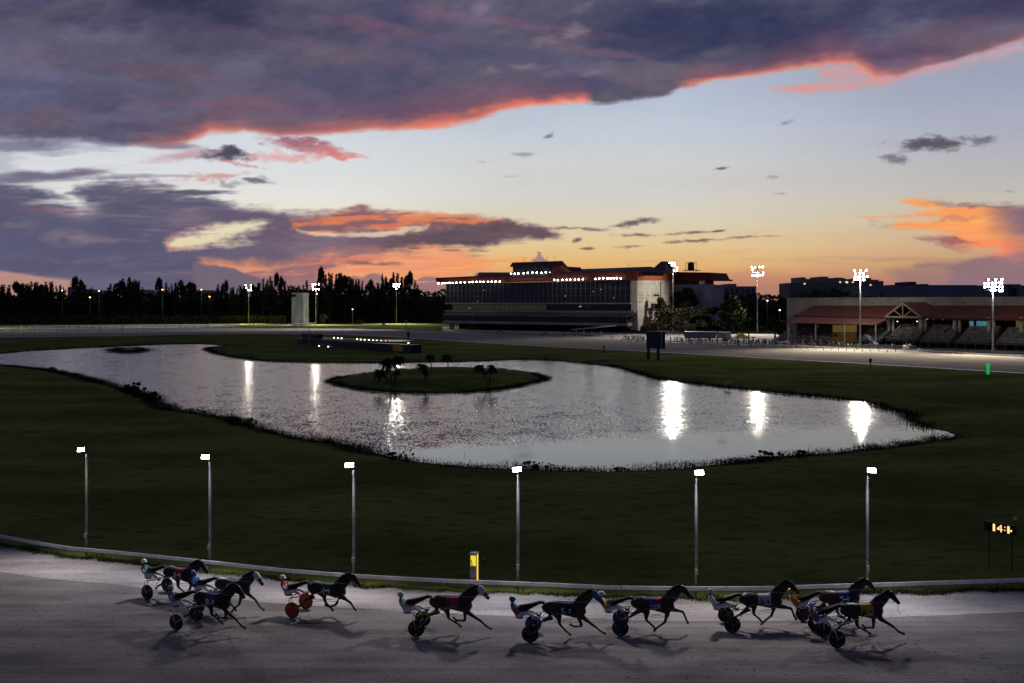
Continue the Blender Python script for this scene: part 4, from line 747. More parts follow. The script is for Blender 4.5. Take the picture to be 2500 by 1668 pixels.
def broadleaf(seed, hgt=12., w=12., m='leafgreen', n=4200, leaf=.42):
    rs = random.Random(seed); cs = []; rd = []; tk = MB(); tk.tube([(0, 0, -.4), (.1, 0, hgt * .25), (0, 0, hgt * .6)], [.40, .32, .16], 8)
    for i in range(15):
        a = rs.uniform(0, 2 * PI); t = rs.uniform(.25, .92); r = w * .5 * math.sqrt(max(.05, 1 - (t - .45) ** 2 * 3)) * rs.uniform(.35, .85); x, y, z = r * math.cos(a), r * math.sin(a), hgt * t
        tk.tube([(0, 0, hgt * .25), (x * .6, y * .6, (hgt * .25 + z) / 2 + .5), (x, y, z)], [.16, .09, .03], 5, False); k = rs.uniform(.11, .2); cs.append((x, y, z)); rd.append((w * k, w * k, hgt * k * .7))
    V, Q = leafcloud(cs, rd, n, leaf, seed); return npmesh('crown', V, Q, M[m]), tk.mesh('trunk', M['bark'])
CAS = [casuarina(s) for s in (1, 2, 3, 4, 5)]; BRD = [broadleaf(s) for s in (11, 12, 13)]; BDK = [broadleaf(s, m='leafdark', n=5200, leaf=.36) for s in (14, 15, 16)]; BRN = [broadleaf(21, m='leafbrown', n=1500, leaf=.3)]
def plant(name, meshes, base, hgt, wid, h0, w0, label, cat, group, k):
    T_ = empty(name, base, random.uniform(0, 6), label, cat, group); T_.scale = (wid / w0, wid / w0, hgt / h0)
    link('crown', meshes[0], T_); link('trunk', meshes[1], T_); return T_
CASL = [(10,695,30),(40,699,25),(58,692,22),(76,688,24),(98,689,22),(122,687,25),(146,697,18),(190,688,22),(208,697,22),(270,694,22),(290,684,26),(314,679,28),(334,685,20),(384,691,22),(405,692,20),(428,690,20),(455,683,26),(475,694,18),(532,695,15),(548,696,14),(570,701,20),(598,696,22),(626,690,20),(642,682,18),(660,676,18),(679,680,18),(693,684,16),(712,697,18),(730,697,16),(750,687,22),(772,690,18),(788,668,22),(805,667,20),(823,670,18),(841,666,26),(862,681,20),(877,684,18),(900,695,18),(921,692,22),(934,670,20),(950,674,16),(962,667,22),(981,677,18),(996,677,18),(1012,686,20)]
zone = lambda x: 'far left treetops' if x < 260 else 'trees behind the left hedge' if x < 600 else 'trees around the white tower' if x < 780 else 'tall trees between the second and third left floodlights' if x < 900 else 'trees by the third left floodlight'
for i, (x, ty, wd) in enumerate(CASL):
    D = 735 + random.uniform(-10, 25); p = Dz(x, 742, D); hz = H - (ty - HY) * D / F; z_ = zone(x)
    if i % 3 == 1: plant('broadleaf_tree', BDK[i % 3 if i % 2 else 0], (p.x, D, 0), hz, wd * D / F * 1.7, 11., 11., 'dark rounded leafy tree, one of the ' + z_, 'tree', z_, i)
    else: plant('casuarina_tree', CAS[i * 3 % 5], (p.x, D, 0), hz, wd * D / F * 1.35, 20., 5., 'feathery dark casuarina tree, one of the ' + z_, 'tree', z_, i)
# the dense wood that closes the view below the treetops
def wood(name, pts, D0, D1, seed, label, n):             # pts: (px, top py)
    rs = np.random.RandomState(seed); xs_ = np.array([p[0] for p in pts], float); ys_ = np.array([p[1] for p in pts], float)
    px = rs.uniform(xs_[0], xs_[-1], n); D = rs.uniform(D0, D1, n); X = (px - CX) / F * D; top = H - (np.interp(px, xs_, ys_) + fbm(px / 14, px * 0, seed, 4) * 5 - HY) * D / F
    z = top * np.clip(rs.uniform(0, 1.15, n) ** .55, 0, 1) - rs.uniform(0, 1, n); u = rs.normal(size=(n, 3)); v = rs.normal(size=(n, 3)); s = rs.uniform(.5, 1.4, n)[:, None] * (D0 / 720)
    u /= np.linalg.norm(u, axis=1)[:, None]; v /= np.linalg.norm(v, axis=1)[:, None]; P = np.stack([X, D, z], 1); V = np.stack([P - u * s, P + v * s, P + u * s, P - v * s], 1).reshape(-1, 3)
    core = []; m_ = 60; q = np.linspace(xs_[0], xs_[-1], m_)
    Q = np.arange(n * 4).reshape(-1, 4); base = len(V); cv = []; cq = []
    for i, x in enumerate(q):
        t_ = H - (float(np.interp(x, xs_, ys_)) + 9 - HY) * D1 / F
        for (d, zz) in ((D0 + (D1 - D0) * .4, -1), (D0 + (D1 - D0) * .4, t_ * .7), (D1, t_ * .97), (D1, -1)): cv.append(((x - CX) / F * d, d, zz))
    for i in range(m_ - 1):
        for k in range(3): cq.append((base + i * 4 + k, base + i * 4 + k + 1, base + i * 4 + 5 + k, base + i * 4 + 4 + k))
    o = link(name, npmesh(name, np.concatenate([V, np.array(cv)]), np.concatenate([Q, np.array(cq)]), M['leafdark'])); return tag(o, label, 'wood', kind='stuff')
wood('woodland', [(-260, 716), (0, 718), (60, 720), (130, 716), (200, 722), (260, 718), (300, 714), (350, 719), (430, 714), (480, 719), (560, 718), (620, 713), (700, 712), (800, 706), (880, 710), (960, 706), (1020, 706), (1050, 716), (1068, 712), (1110, 714)], 725, 800, 31, 'dense dark wood filling the left skyline below the treetops', 15000)
wood('woodland', [(1700, 742), (1730, 728), (1760, 716), (1800, 724), (1850, 719), (1880, 722), (1930, 728), (1960, 732)], 520, 560, 33, 'dark wood between the grandstand and the red roofed pavilion', 3500)
wood('woodland', [(1930, 726), (1970, 714), (2010, 708), (2030, 703), (2060, 716), (2110, 722), (2160, 718)], 460, 480, 35, 'dark thicket in front of the apartment blocks', 1500)
def brd(px, ty, by, w_, kind, label, D=None, cat='tree', grp=None):
    D = D or G(px, by).y; X = (px - CX) / F * D; hz = H - (ty - HY) * D / F
    plant('broadleaf_tree' if cat == 'tree' else 'shrub', kind, (X, D, 0), hz, w_ * D / F, 12. * 1.02, 12., label, cat, grp, 0)
brd(1665, 703, 808, 90, BRD[0], 'large round dark green tree in front of the pale blue wing')
brd(1618, 722, 812, 60, BRD[1], 'green tree against the cream end wall of the grandstand')
brd(1612, 742, 818, 90, BRN[0], 'leafless looking brown tree at the foot of the grandstand end wall')
brd(1672, 744, 818, 96, BRN[0], 'leafless looking brown tree behind the grey trailer')
brd(1730, 742, 812, 80, BRD[2], 'dark tree below the pale blue wing, left of the open floodlight')
brd(1790, 716, 815, 80, BRD[1], 'dark tree left of the second right floodlight mast')
brd(1770, 760, 822, 60, BRD[0], 'low dark tree above the yellow canopy')
brd(1828, 770, 822, 56, BRD[2], 'low tree right beside the second right floodlight mast')
brd(1892, 778, 826, 80, BRD[0], 'broad clipped bush between the mast and the pavilion steps', cat='bush')
brd(2035, 700, 790, 34, BRD[1], 'tree with a tall crown rising before the apartment blocks', D=455)
brd(1985, 706, 790, 44, BRD[0], 'rounded tree at the left foot of the apartment blocks', D=455)
brd(792, 766, 792, 28, BRD[0], 'small green tree right of the white tower')
brd(880, 778, 793, 26, BRD[1], 'small bush among the car park lamps')
brd(2470, 686, 742, 36, BRN[0], 'sparse tree above the warehouse roof at far right', D=520)
# clipped hedge
def hedge(x0, x1, top0, top1, bot0, bot1, label):
    a, b = G(x0, bot0), G(x1, bot1); L = (b - a).length; n = 9000; rs = np.random.RandomState(5); dr = (b - a).normalized(); nr = Vector((-dr.y, dr.x, 0)); h0 = a.y * 0 + H - (top0 - HY) * a.y / F; h1 = H - (top1 - HY) * b.y / F
    s = rs.uniform(0, L, n); f = rs.randint(0, 2, n); hh = h0 + (h1 - h0) * s / L; off = np.where(f == 0, 0, rs.uniform(0, 5, n)); z = np.where(f == 0, rs.uniform(0, 1, n) * hh, hh + rs.uniform(-.2, .45, n))
    P = np.stack([a.x + dr.x * s + nr.x * off, a.y + dr.y * s + nr.y * off, z], 1); u = rs.normal(size=(n, 3)) * .55; v = rs.normal(size=(n, 3)) * .45; V = np.stack([P - u, P + v, P + u, P - v], 1).reshape(-1, 3); Q = np.arange(n * 4).reshape(-1, 4)
    k = len(V); c = [(a, 0), (a, h0 - .1), (b, h1 - .1), (b, 0)]; cv = [(p.x + nr.x * .3, p.y + nr.y * .3, z_) for p, z_ in c] + [(p.x + nr.x * 5, p.y + nr.y * 5, z_) for p, z_ in c]
    cq = [(k, k + 1, k + 2, k + 3), (k + 1, k + 5, k + 6, k + 2), (k + 3, k + 2, k + 6, k + 7), (k + 4, k + 5, k + 1, k)]
    tag(link('hedge', npmesh('hedge', np.concatenate([V, np.array(cv)]), np.concatenate([Q, np.array(cq)]), M['hedge'])), label, 'hedge')
hedge(-220, 697, 776, 773.5, 793, 790, 'long clipped green hedge behind the white rail fence at left')
# ---------------------------------------------------------------- lake shore plants, islands, palms
def shorepts(P, z, n):
    o = []
    for (x0, y0), (x1, y1) in zip(P[:-1], P[1:]):
        k = max(1, int(math.hypot(x1 - x0, y1 - y0) / n)); o += [(x0 + (x1 - x0) * i / k, y0 + (y1 - y0) * i / k, z) for i in range(k)]
    return o
ns = [p for p in shorepts(wpoly(NEAR, WZ)[1:], WZ, .3)]
ns = [(x, y - 1.0, WZ + .15) for x, y, z in ns]
blades('shore_reeds', ns, 60000, .08, .42, .03, M['leafdark'], 9, 1.1, 'uneven fringe of dark reeds and weeds along the near shore', 'reeds')
blades('shore_reeds', shorepts(wpoly(FAR, WZ)[1:-2], WZ + .1, .5), 22000, .1, .45, .05, M['leafdark'], 19, .8, 'thin dark weeds along the far shore of the lake', 'reeds')
isl = shorepts(wpoly(ISL + ISL[:1], WZ), WZ + .15, .3); blades('island_weeds', isl, 16000, .08, .45, .035, M['leafdark'], 29, .6, 'dark weeds ringing the palm island', 'weeds')
blades('island_weeds', shorepts(wpoly(ISL2 + ISL2[:1], WZ), WZ + .3, .3), 3500, .1, .5, .06, M['leafdark'], 39, 1.3, 'weeds covering the tiny islet at left', 'weeds')
def shrub_mesh(seed, dens_=900, leaf=.075, sparse=False):
    rs = random.Random(seed); cs = []; rd = []; st = MB()
    for i in range(13 if not sparse else 9):
        a = rs.uniform(0, 2 * PI); r = rs.uniform(.1, .85); z = rs.uniform(.35, 1.0) * (1.15 - .5 * r); x, y = r * math.cos(a), r * math.sin(a); st.tube([(0, 0, 0), (x * .5, y * .5, z * .6), (x, y, z)], [.03, .02, .006], 4, False); k = rs.uniform(.10, .26) * (.6 if sparse else 1); cs.append((x, y, z)); rd.append((k, k, k * .7))
    V, Q = leafcloud(cs, rd, dens_, leaf, seed); return npmesh('foliage', V, Q, M['leafdark']), st.mesh('stems', M['bark'])
SHR = [shrub_mesh(51, 1500), shrub_mesh(52, 1300), shrub_mesh(53, 420, .06, True), shrub_mesh(54, 380, .06, True)]
for px, by, w_, h_, k, lab in [(330,972,70,38,0,'broad dark bush on the left shore, largest of the shore bushes'),(375,990,50,34,1,'dark bush leaning over the water just right of the largest shore bush'),(130,912,46,16,1,'low bush on the shore at far left'),(575,1040,60,22,0,'dense bush on the shore above the second lamp pole'),(610,1050,50,30,1,'spiky bush on the shore just left of the first bright water streak'),
                               (855,1102,46,26,2,'thin leafy sapling above the third lamp pole'),(960,1128,60,26,1,'dark bush on the near shore at mid left'),(990,1130,56,34,3,'arching sapling rising over a dark bush at mid left'),(1298,1150,50,24,0,'dark bush right of the fourth lamp head'),(1335,1150,50,26,3,'feathery low bush right of the fourth lamp head'),
                               (1800,1135,50,20,2,'small bush on the shore left of the feathery thicket'),(1862,1130,70,28,0,'feathery thicket on the shore near the sixth lamp'),(1905,1126,66,30,3,'open branched bush on the shore near the sixth lamp'),(1950,1122,60,24,1,'low bush where the shore turns up to the right'),(1515,1152,40,12,0,'low tuft of scrub between the fourth and fifth lamps')]:
    g = G(px, by, WZ + .2); s = g.y / F; B_ = empty('shore_bush', g, random.uniform(0, 6), lab, 'bush', 'bushes on the near lake shore'); B_.scale = (w_ * s / 2, w_ * s / 2, h_ * s / 1.05)
    link('foliage', SHR[k][0], B_); link('stems', SHR[k][1], B_)
def palm(cx, cy, bx, by, r, lab, seed, hang=1.35):
    rs = random.Random(seed); D = F * (H - .35) / (by - HY); b = Dz(bx, by, D); c = Dz(cx, cy, D + rs.uniform(-.6, .6)); rr = 1.15 * r * D / F
    P_ = empty('palm_tree', (b.x, b.y, b.z - .15), 0, lab, 'palm tree', 'palms on the lake island'); d = c - P_.location; mid = d * .5 + Vector((d.x * -.12, 0, 0))
    MB().tube([(0, 0, -.3), (0, 0, 0), mid, d], [.13, .12, .09, .08], 8).build('trunk', M['bark'], P_, True); V = []; Q = []
    for i in range(26):
        a = rs.uniform(0, 2 * PI); e = rs.uniform(-.5, 1.1); L = rr * rs.uniform(.8, 1.25); pts = []
        for t in np.linspace(0, 1, 8): pts.append(d + Vector((math.cos(a) * L * t * math.cos(e * (1 - t)), math.sin(a) * L * t * math.cos(e * (1 - t)), L * (math.sin(e) * t - hang * .75 * t * t))))
        sd = Vector((-math.sin(a), math.cos(a), 0))
        for j in range(7):
            p0, p1 = pts[j], pts[j + 1]; wl = rr * .30 * math.sin(PI * (j + 1.3) / 9)
            for s in (-1, 1):
                for q in (0, .5):
                    o = p0.lerp(p1, q); k = len(V); tip = o + sd * s * wl + (p1 - p0) * .6 + Vector((0, 0, -wl * .7)); V += [o, o + (p1 - p0) * .62, tip + (p1 - p0) * .28, tip]; Q.append((k, k + 1, k + 2, k + 3))
    me = bpy.data.meshes.new('fronds'); me.from_pydata([tuple(v) for v in V], [], Q); me.materials.append(M['leafdark']); link('fronds', me, P_)
    if rs.random() < .7:
        MB().tube([d, d + Vector((0, 0, -rr * .9))], [(.16, .16), (.12, .12)], 7).build('dead_frond_skirt', M['leafbrown'], P_)
for a in [(947,878,956,931,17,'densest palm at the left end of the island',1,1.4),(974,872,966,930,14,'palm just right of the densest palm, crown highest of its cluster',2),(927,905,957,940,14,'palm leaning left with a low crown at the island end',3),(968,905,962,938,9,'lowest small palm within the left cluster',4),(1031,891,1040,936,14,'single palm in the middle front of the island',5),(1049,868,1054,906,11,'palm behind the middle one, on the back shore',6),
          (1091,868,1095,905,11,'lone slender palm at the centre back of the island',7),(1171,893,1190,935,13,'palm leaning left in the right hand pair',8),(1199,893,1195,935,12,'upright palm in the right hand pair',9)]: palm(*a)
# ---------------------------------------------------------------- far floodlight masts
def mast(px, by, ly, cols, rows_, wpx, hpx, lab, aim, en, seed, back=None, ang_=104):
    b = G(px, by); s = b.y / F; rs = random.Random(seed); z = H - (ly - HY) * s; Mt = empty('floodlight_mast', b, 0, lab, 'floodlight mast', 'tall floodlight masts round the far track'); zt = z + hpx * s * .5
    MB().tube([(0, 0, 0), (0, 0, zt)], [.42 * s * 6, .20 * s * 6] if False else [.32, .17], 10).build('pole', M['steel'], Mt, True)
    am = MB(); W_ = wpx * s; Hh = hpx * s
    for r_ in range(rows_): am.box((0, -.1, z - Hh / 2 + Hh * r_ / max(1, rows_ - 1)), (W_, .10, .10))
    am.build('crossarm', M['darkmetal'], Mt); ang = math.atan2(aim[1] - b.y, aim[0] - b.x); rl = min(.46, max(.30, wpx * s / cols * .34)); n = 0
    hm = MB().tube([(0, .05, 0), (0, -.3, -.05)], [rl * .5, rl], 12, False).ball((0, .1, .02), rl * .5, 8, 5).mesh('lamp', M['darkmetal'], True); gm = MB().add([(rl * .93 * math.cos(2 * PI * k / 12), -.29, -.05 + rl * .93 * math.sin(2 * PI * k / 12)) for k in range(12)], [tuple(range(12))]).mesh('lamp_glass', M['lampfar'])
    for r_ in range(rows_):
        for c_ in range(cols):
            if rs.random() < .34: continue
            L_ = link('lamp', hm, Mt); L_.location = ((c_ - (cols - 1) / 2) * W_ / max(1, cols - 1) + rs.uniform(-.15, .15), -.25, z - Hh / 2 + Hh * r_ / max(1, rows_ - 1) + rs.uniform(-.12, .12)); L_.rotation_euler = (R(rs.uniform(6, 22)), 0, rs.uniform(-.35, .35)); link('lamp_glass', gm, L_); n += 1
    dv = Vector((aim[0] - b.x, aim[1] - b.y, 0)); ln = min(dv.length, z * .95); dv = dv.normalized() * ln; spot('track_floodlight', (b.x, b.y - 1, z), (b.x + dv.x, b.y + dv.y, 0), en * 1.35, ang_, Mt, (1, .88, .72), .9, 1.)
    if back: (bx_, by_, bd), k, an_ = back; spot('mast_fill_light', (b.x - .3, b.y - 1.3, z - .5), Dz(bx_, by_, bd), en * k, an_, Mt, (1, .93, .84), .9, .8)  # extra beam added at the masthead to brighten walls, stands and track
mast(607, 790.5, 702, 3, 3, 12, 12, 'floodlight mast standing behind the hedge at left', (G(500, 812).x, G(500, 812).y, 0), FARW * 1.2, 1, ang_=96)
mast(771, 792, 700, 3, 3, 14, 12, 'floodlight mast right of the white tower', (G(700, 810).x, G(700, 810).y, 0), FARW * 1.2, 2, ang_=96)
mast(968, 790, 699, 3, 3, 13, 11, 'floodlight mast left of the grandstand', (G(980, 815).x, G(980, 815).y, 0), FARW * 1.2, 3, ang_=96, back=((1130, 815, 400), .9, 50))
mast(1643, 816, 651, 4, 4, 19, 19, 'floodlight mast in front of the grandstand end wall', (G(1560, 843).x, G(1560, 843).y, 0), FARW * .5, 4, back=((1400, 836, 350), 1.2, 56))
mast(1849, 815, 662, 5, 4, 26, 20, 'floodlight mast beside the yellow canopy', (G(1800, 855).x, G(1800, 855).y, 0), FARW * .8, 5, back=((1560, 742, 500), .85, 52))
mast(2100, 850, 671, 5, 4, 29, 23, 'floodlight mast in front of the red roofed pavilion', (G(2050, 870).x, G(2050, 870).y, 0), FARW * .6, 6, back=((2030, 790, 360), .16, 120))
mast(2424, 864, 695, 6, 4, 42, 26, 'rightmost floodlight mast, before the empty bleachers', (G(2400, 890).x, G(2400, 890).y, 0), FARW * .28, 7, back=((2330, 790, 330), .2, 130))
mast(-130, 800, 700, 3, 3, 13, 11, 'floodlight mast beyond the left edge, lighting the far bend', (G(60, 815).x, G(60, 815).y, 0), FARW * 3, 8, ang_=92)
# ---------------------------------------------------------------- small lamps far off
def smalllamp(px, by, ty, lab, grp, heads=1, m='small', D=None, r=.32, pole=True):
    D = D or G(px, by).y; s = D / F; X = (px - CX) * s; z = H - (ty - HY) * s; o = empty('street_lamp', (X, D, 0), 0, lab, 'street lamp', grp)
    if pole: MB().tube([(0, 0, 0), (0, 0, z)], .14, 6).build('pole', M['steel'], o)
    for k in range(heads):
        dx = 0 if heads == 1 else (-1.3, 1.3)[k]; ar = MB().tube([(0, 0, z), (dx, -.2, z + .25)], .08, 5).box((dx, -.2, z + .3), (.9, .5, .16)).build('lamp_head', M['darkmetal'], o); MB().ball((dx, -.35, z + .18), r, 8, 5, (1, 1, .6)).build('bulb', M[m], ar)
g1 = 'small lamps along the hedge and car park'
for px, by, ty, h_ in [(77,775,758,1),(306,775,758,1),(401,772,756,1),(589,772,756,1),(681,772,757,1),(861,792,756,1),(1026,784,755,1)]: smalllamp(px, by, ty, 'small low lamp post with one white light before the dark wood', g1, h_)
g2 = 'car park lamps with twin heads'
for px, by, ty in [(469,770,741),(480,770,740),(492,770,740),(504,770,740)]: smalllamp(px, by, ty, 'tall single lamp post in the close row above the hedge', 'row of four lamp posts above the hedge', 1)
for px, by, ty in [(795,785,738),(812,785,738),(836,786,740)]: smalllamp(px, by, ty, 'lamp post with twin heads between the tower and the grandstand', g2, 2)
smalllamp(1069, 776, 735, 'lamp post with twin heads at the left end of the grandstand', None, 2)
for px, ty, lab in [(242,711,'orange street lamp glowing between treetops at left'),(397,708,'orange street lamp left of the row of four lamp posts'),(492,708,'orange street lamp on the skyline above the four lamp posts'),(220,727,'faint orange lamp low in the wood at far left'),(512,725,'faint orange lamp low in the wood near the four posts'),(152,710,'weak orange lamp between the leftmost treetops'),(774,718,'small orange lamp beside the mast right of the tower')]: smalllamp(px, 800, ty, lab, None, 1, 'sodium', D=722, r=.5)
for px, by, ty, lab in [(1873,812,735,'white street lamp in the car park left of the pavilion'),(1903,812,758,'lower white street lamp in the car park left of the pavilion')]: smalllamp(px, by, ty, lab, None, 1)
# ---------------------------------------------------------------- scoring tower
def frame(x0, y0, x1, y1):
    class Fr: pass
    f = Fr(); f.a = G(x0, y0); f.b = G(x1, y1); f.u = (f.b - f.a).normalized(); f.n = Vector((f.u.y, -f.u.x, 0)); f.L = (f.b - f.a).length; f.rz = math.atan2(f.u.y, f.u.x); return f
def f_uz(f, px, py, off=0.):                             # photo pixel -> (u, z) on the plane shifted outward by off
    t = (px - CX) / F; a = f.a + f.n * off; den = f.u.x - t * f.u.y; u = (t * a.y - a.x) / den; D = a.y + f.u.y * u; return u, H - (py - HY) * D / F
def f_root(f, name, label, cat, group=None): return empty(name, f.a, f.rz, label, cat, group)    # local: +x along the front, -y outward
tw = G(711, 795); s = tw.y / F; Tw = empty('judging_tower', tw, R(-14), 'tall plain white tower behind the far bend', 'tower')
hT = H - (716 - HY) * s; wT = 32 * s; M['whitewash'] = mat('stained_whitewash', (.50, .50, .47), .9, .3, .35, stretch=(1, 1, .25), detail=8, bump=.3)
MB().box((wT * .52, 4, hT / 2), (wT * .98, 8, hT)).build('wall', M['whitewash'], Tw); MB().box((wT * .52, 4, hT + .15), (wT * 1.06, 8.6, .3)).build('roof', M['concrete'], Tw)
MB().box((wT * .20, -.03, hT - 1.6), (wT * .34, .12, 1.7)).build('window', M['dark'], Tw); MB().tube([(wT * .4, 3, hT), (wT * .4, 3, hT + 2.6)], .12, 6).build('aerial', M['steel'], Tw)
# ---------------------------------------------------------------- fences
def railfence(pts, hpx, rails, postpx, name, label, post_w=.14, rail_h=.16, m='white', maxn=99):
    P_ = [G(x, y) for x, y in pts]; O = P_[0].copy(); root = empty(name, O, 0, label, 'fence'); hh = [hp * p.y / F for hp, p in zip(hpx, P_)]
    def at(px):
        for i in range(len(pts) - 1):
            if pts[i][0] <= px <= pts[i + 1][0]:
                t = (px - pts[i][0]) / (pts[i + 1][0] - pts[i][0]); y = pts[i][1] + t * (pts[i + 1][1] - pts[i][1]); return G(px, y), hh[i] + t * (hh[i + 1] - hh[i])
    xs_ = []; x = pts[0][0]
    while x < pts[-1][0] and len(xs_) < maxn: xs_.append(x); x += postpx[0] + (postpx[1] - postpx[0]) * (x - pts[0][0]) / (pts[-1][0] - pts[0][0])
    pr = []
    for x in xs_: p, h = at(x); pr.append((p, h)); MB().box((0, 0, h / 2), (post_w, post_w, h)).build('post', M[m], root).location = p - O
    for rz_ in rails:
        mb = MB()
        for (p, h), (q, g) in zip(pr[:-1], pr[1:]):
            a, b = p - O, q - O; a.z = h * rz_; b.z = g * rz_; mb.prism([a + Vector((0, -.09, -rail_h / 2)), b + Vector((0, -.09, -rail_h / 2)), b + Vector((0, -.09, rail_h / 2)), a + Vector((0, -.09, rail_h / 2))], (0, .05, 0))
        mb.build('rail', M[m], root)
railfence([(-60, 806), (0, 806), (300, 803), (600, 799.3)], [9.5, 9.5, 9, 8], (.98, .62, .28), (18.8, 17), 'rail_fence', 'white three rail fence in front of the long hedge', rail_h=.30, post_w=.28)
railfence([(604, 799.5), (700, 799), (781, 797)], [7.5, 7.5, 10], (.95, .4), (14, 14), 'rail_fence', 'white two rail fence passing the foot of the white tower', rail_h=.26, post_w=.24)
railfence([(803, 800.5), (900, 802), (1000, 805), (1071, 808)], [4, 4.5, 5, 5], (.85,), (11, 14), 'track_rail', 'low white rail along the far track left of the grandstand', rail_h=.5, post_w=.2)
railfence([(1517, 833.5), (1600, 837.5), (1800, 845.2), (1923, 850), (2048, 855.8), (2193, 860)], [6, 6, 7, 7.5, 7.5, 7.5], (.92,), (12, 21), 'track_rail', 'low white rail between the crowd and the far track', rail_h=.34, post_w=.22)
railfence([(30, 823.5), (300, 821), (600, 815.5)], [33, 33, 28], (.10,), (55, 49), 'marker_posts', 'row of slender poles along the inner edge of the far bend', post_w=.12, rail_h=.06, m='steel')
railfence([(1925, 845), (2048, 849), (2143, 853), (2243, 858.5)], [9, 10, 12, 14], (.97, .12), (6, 6), 'mesh_fence', 'grey mesh barrier in front of the pavilion crowd', post_w=.07, rail_h=.08, m='steel')
f_ = railfence([(2243, 859.5), (2290, 861.5), (2420, 868), (2560, 875)], [9, 4, 2.5, 2.5], (.5,), (9, 12), 'low_barrier', 'low pale barrier trailing off to the right of the white horse', post_w=.25, rail_h=.6, m='white')
# ---------------------------------------------------------------- things in the infield
tb0, tb1 = G(727, 841), G(1003, 863); rz = math.atan2(tb1.y - tb0.y, tb1.x - tb0.x); Lt = (tb1 - tb0).length; Q_ = empty('tote_board', tb0, rz, 'long low dark tote board seen from behind, small lights along its top', 'tote board')
def tq(px, py): f = frame(727, 841, 1003, 863); return f_uz(f, px, py)
h0, h1 = tq(727, 829)[1], tq(1003, 842.5)[1]
M['board'] = mat('dark_blue_board', (.022, .024, .042), .6, .25, .4)
bb = MB(); bb.prism([(0, 0, -.3), (Lt, 0, -.3), (Lt, 0, h1), (0, 0, h0)], (0, 3.5, 0)); bb.build('board', M['board'], Q_)
MB().prism([(-.6, -.6, h0), (Lt * .94, -.6, h1 + .5), (Lt * .94, 4, h1 + .9), (-.6, 4, h0 + .5)], (0, 0, .3)).build('roof', mat('grey_blue_metal', (.08, .085, .12), .5, .2, .5), Q_)
MB().box((Lt * .11, 1.5, h0 + 1.3), (Lt * .16, 2, 1.8)).build('cabin', M['board'], Q_); 
MB().box((Lt * .905, -.06, h1 * .5), (Lt * .075, .1, h1 * .7)).build('glowing_wall', mat('mottled_glow_wall', (.16, .08, .035), .8, .5, .6, emis=(.4, .2, .07), estr=.05, sampling='NONE'), Q_)  # wall panel with its own glow standing in for lamplight
for cx_, cy_ in [(1007,1057),(1052,1060),(1093,1063),(1271,1073),(1313,1077),(1357,1080),(1408,1083),(1455,1087),(1497,1089),(1547,1094),(1599,1097),(1648,1099),(1695,1102),(1755,1106),(1860,1117)]:
    u, z = tq(600 + cx_ / 4.7, 600 + cy_ / 4.7); st = MB().tube([(u, .3, min(h0, h1)), (u, .3, z)], .06, 5).build('lamp_stem', M['darkmetal'], Q_); MB().ball((u, .2, z), .24, 8, 5, (1.1, 1, .8)).build('bulb', M['warmbulb'], st)
for cx_, cy_ in [(848, 1157), (953, 1165)]: u, z = tq(600 + cx_ / 4.7, 600 + cy_ / 4.7); MB().ball((u, -.25, z), .26, 8, 5).build('bulb', M['small'], Q_)
fp = G(755, 853); zf = H - (779 - HY) * fp.y / F; o = empty('flagpole', fp, 0, 'thin bare pole in front of the long tote board', 'pole'); MB().tube([(0, 0, 0), (0, 0, zf)], [.09, .05], 8).build('pole', M['steel'], o); MB().ball((0, 0, zf), .14, 8, 5).build('finial', M['steel'], o)
def thinpost(px, by, ty, name, label, cat, wd=.14, head=None, m='darkmetal'):
    p = G(px, by); z = H - (ty - HY) * p.y / F; o = empty(name, p, 0, label, cat); MB().tube([(0, 0, 0), (0, 0, z)], wd, 8).build('post', M[m], o)
    if head: MB().box((head[3] if len(head) > 3 else 0, 0, z * head[2]), (head[0], .3, head[1])).build('head', M[m], o)
    return o
thinpost(992, 829, 784, 'camera_pole', 'pale pole topped by two lamps at the right end of the tote board', 'pole', .12, (1.2, .6, 1.), 'steel'); thinpost(997, 829, 808, 'track_marker', 'dark short marker beside the pale twin lamp pole', 'marker', .3, (.9, 2, .6))
thinpost(1474, 862, 845, 'track_marker', 'slim dark marker post left of the big scoreboard', 'marker', .16, (.5, .5, .95)); thinpost(2125, 897, 873, 'track_marker', 'dark marker post with a small box, left of the green pylon', 'marker', .12, (.55, .9, .7)); thinpost(774, 818, 812, 'track_marker', 'tiny dark marker above the tote board cabin', 'marker', .3); thinpost(709, 821, 816, 'track_marker', 'tiny dark marker left of the tote board', 'marker', .3); thinpost(1580, 871, 861, 'track_marker', 'short dark stub beside the scoreboard legs', 'marker', .15)
g = G(2412, 914); gz = H - (888 - HY) * g.y / F; o = empty('green_pylon', g, 0, 'glowing green pylon on the grass at the finish, right edge', 'pylon'); MB().tube([(0, 0, 0), (0, 0, gz)], .27, 14).build('lit_tube', M['greenglow'], o, True); MB().tube([(0, 0, gz), (0, 0, gz + .15)], .29, 14).build('cap', M['white'], o)
sf = frame(1581, 878, 1621, 881); S_ = f_root(sf, 'scoreboard', 'dark scoreboard on two legs, seen from behind at the far track edge', 'scoreboard')
(u0, z0), (u1, z1) = f_uz(sf, 1581, 850), f_uz(sf, 1621, 810); MB().box(((u0 + u1) / 2, 0, (z0 + z1) / 2), (u1 - u0, .8, z1 - z0)).build('board', M['board'], S_); MB().box((u1 - .35, -.45, (z0 + z1) / 2), (.35, .12, z1 - z0)).build('edge_panel', M['steel'], S_)
for px in (1582.5, 1606): u = f_uz(sf, px, 860)[0]; MB().box((u, .1, z0 / 2 + .0), (.5, .5, z0)).build('leg', M['board'], S_)
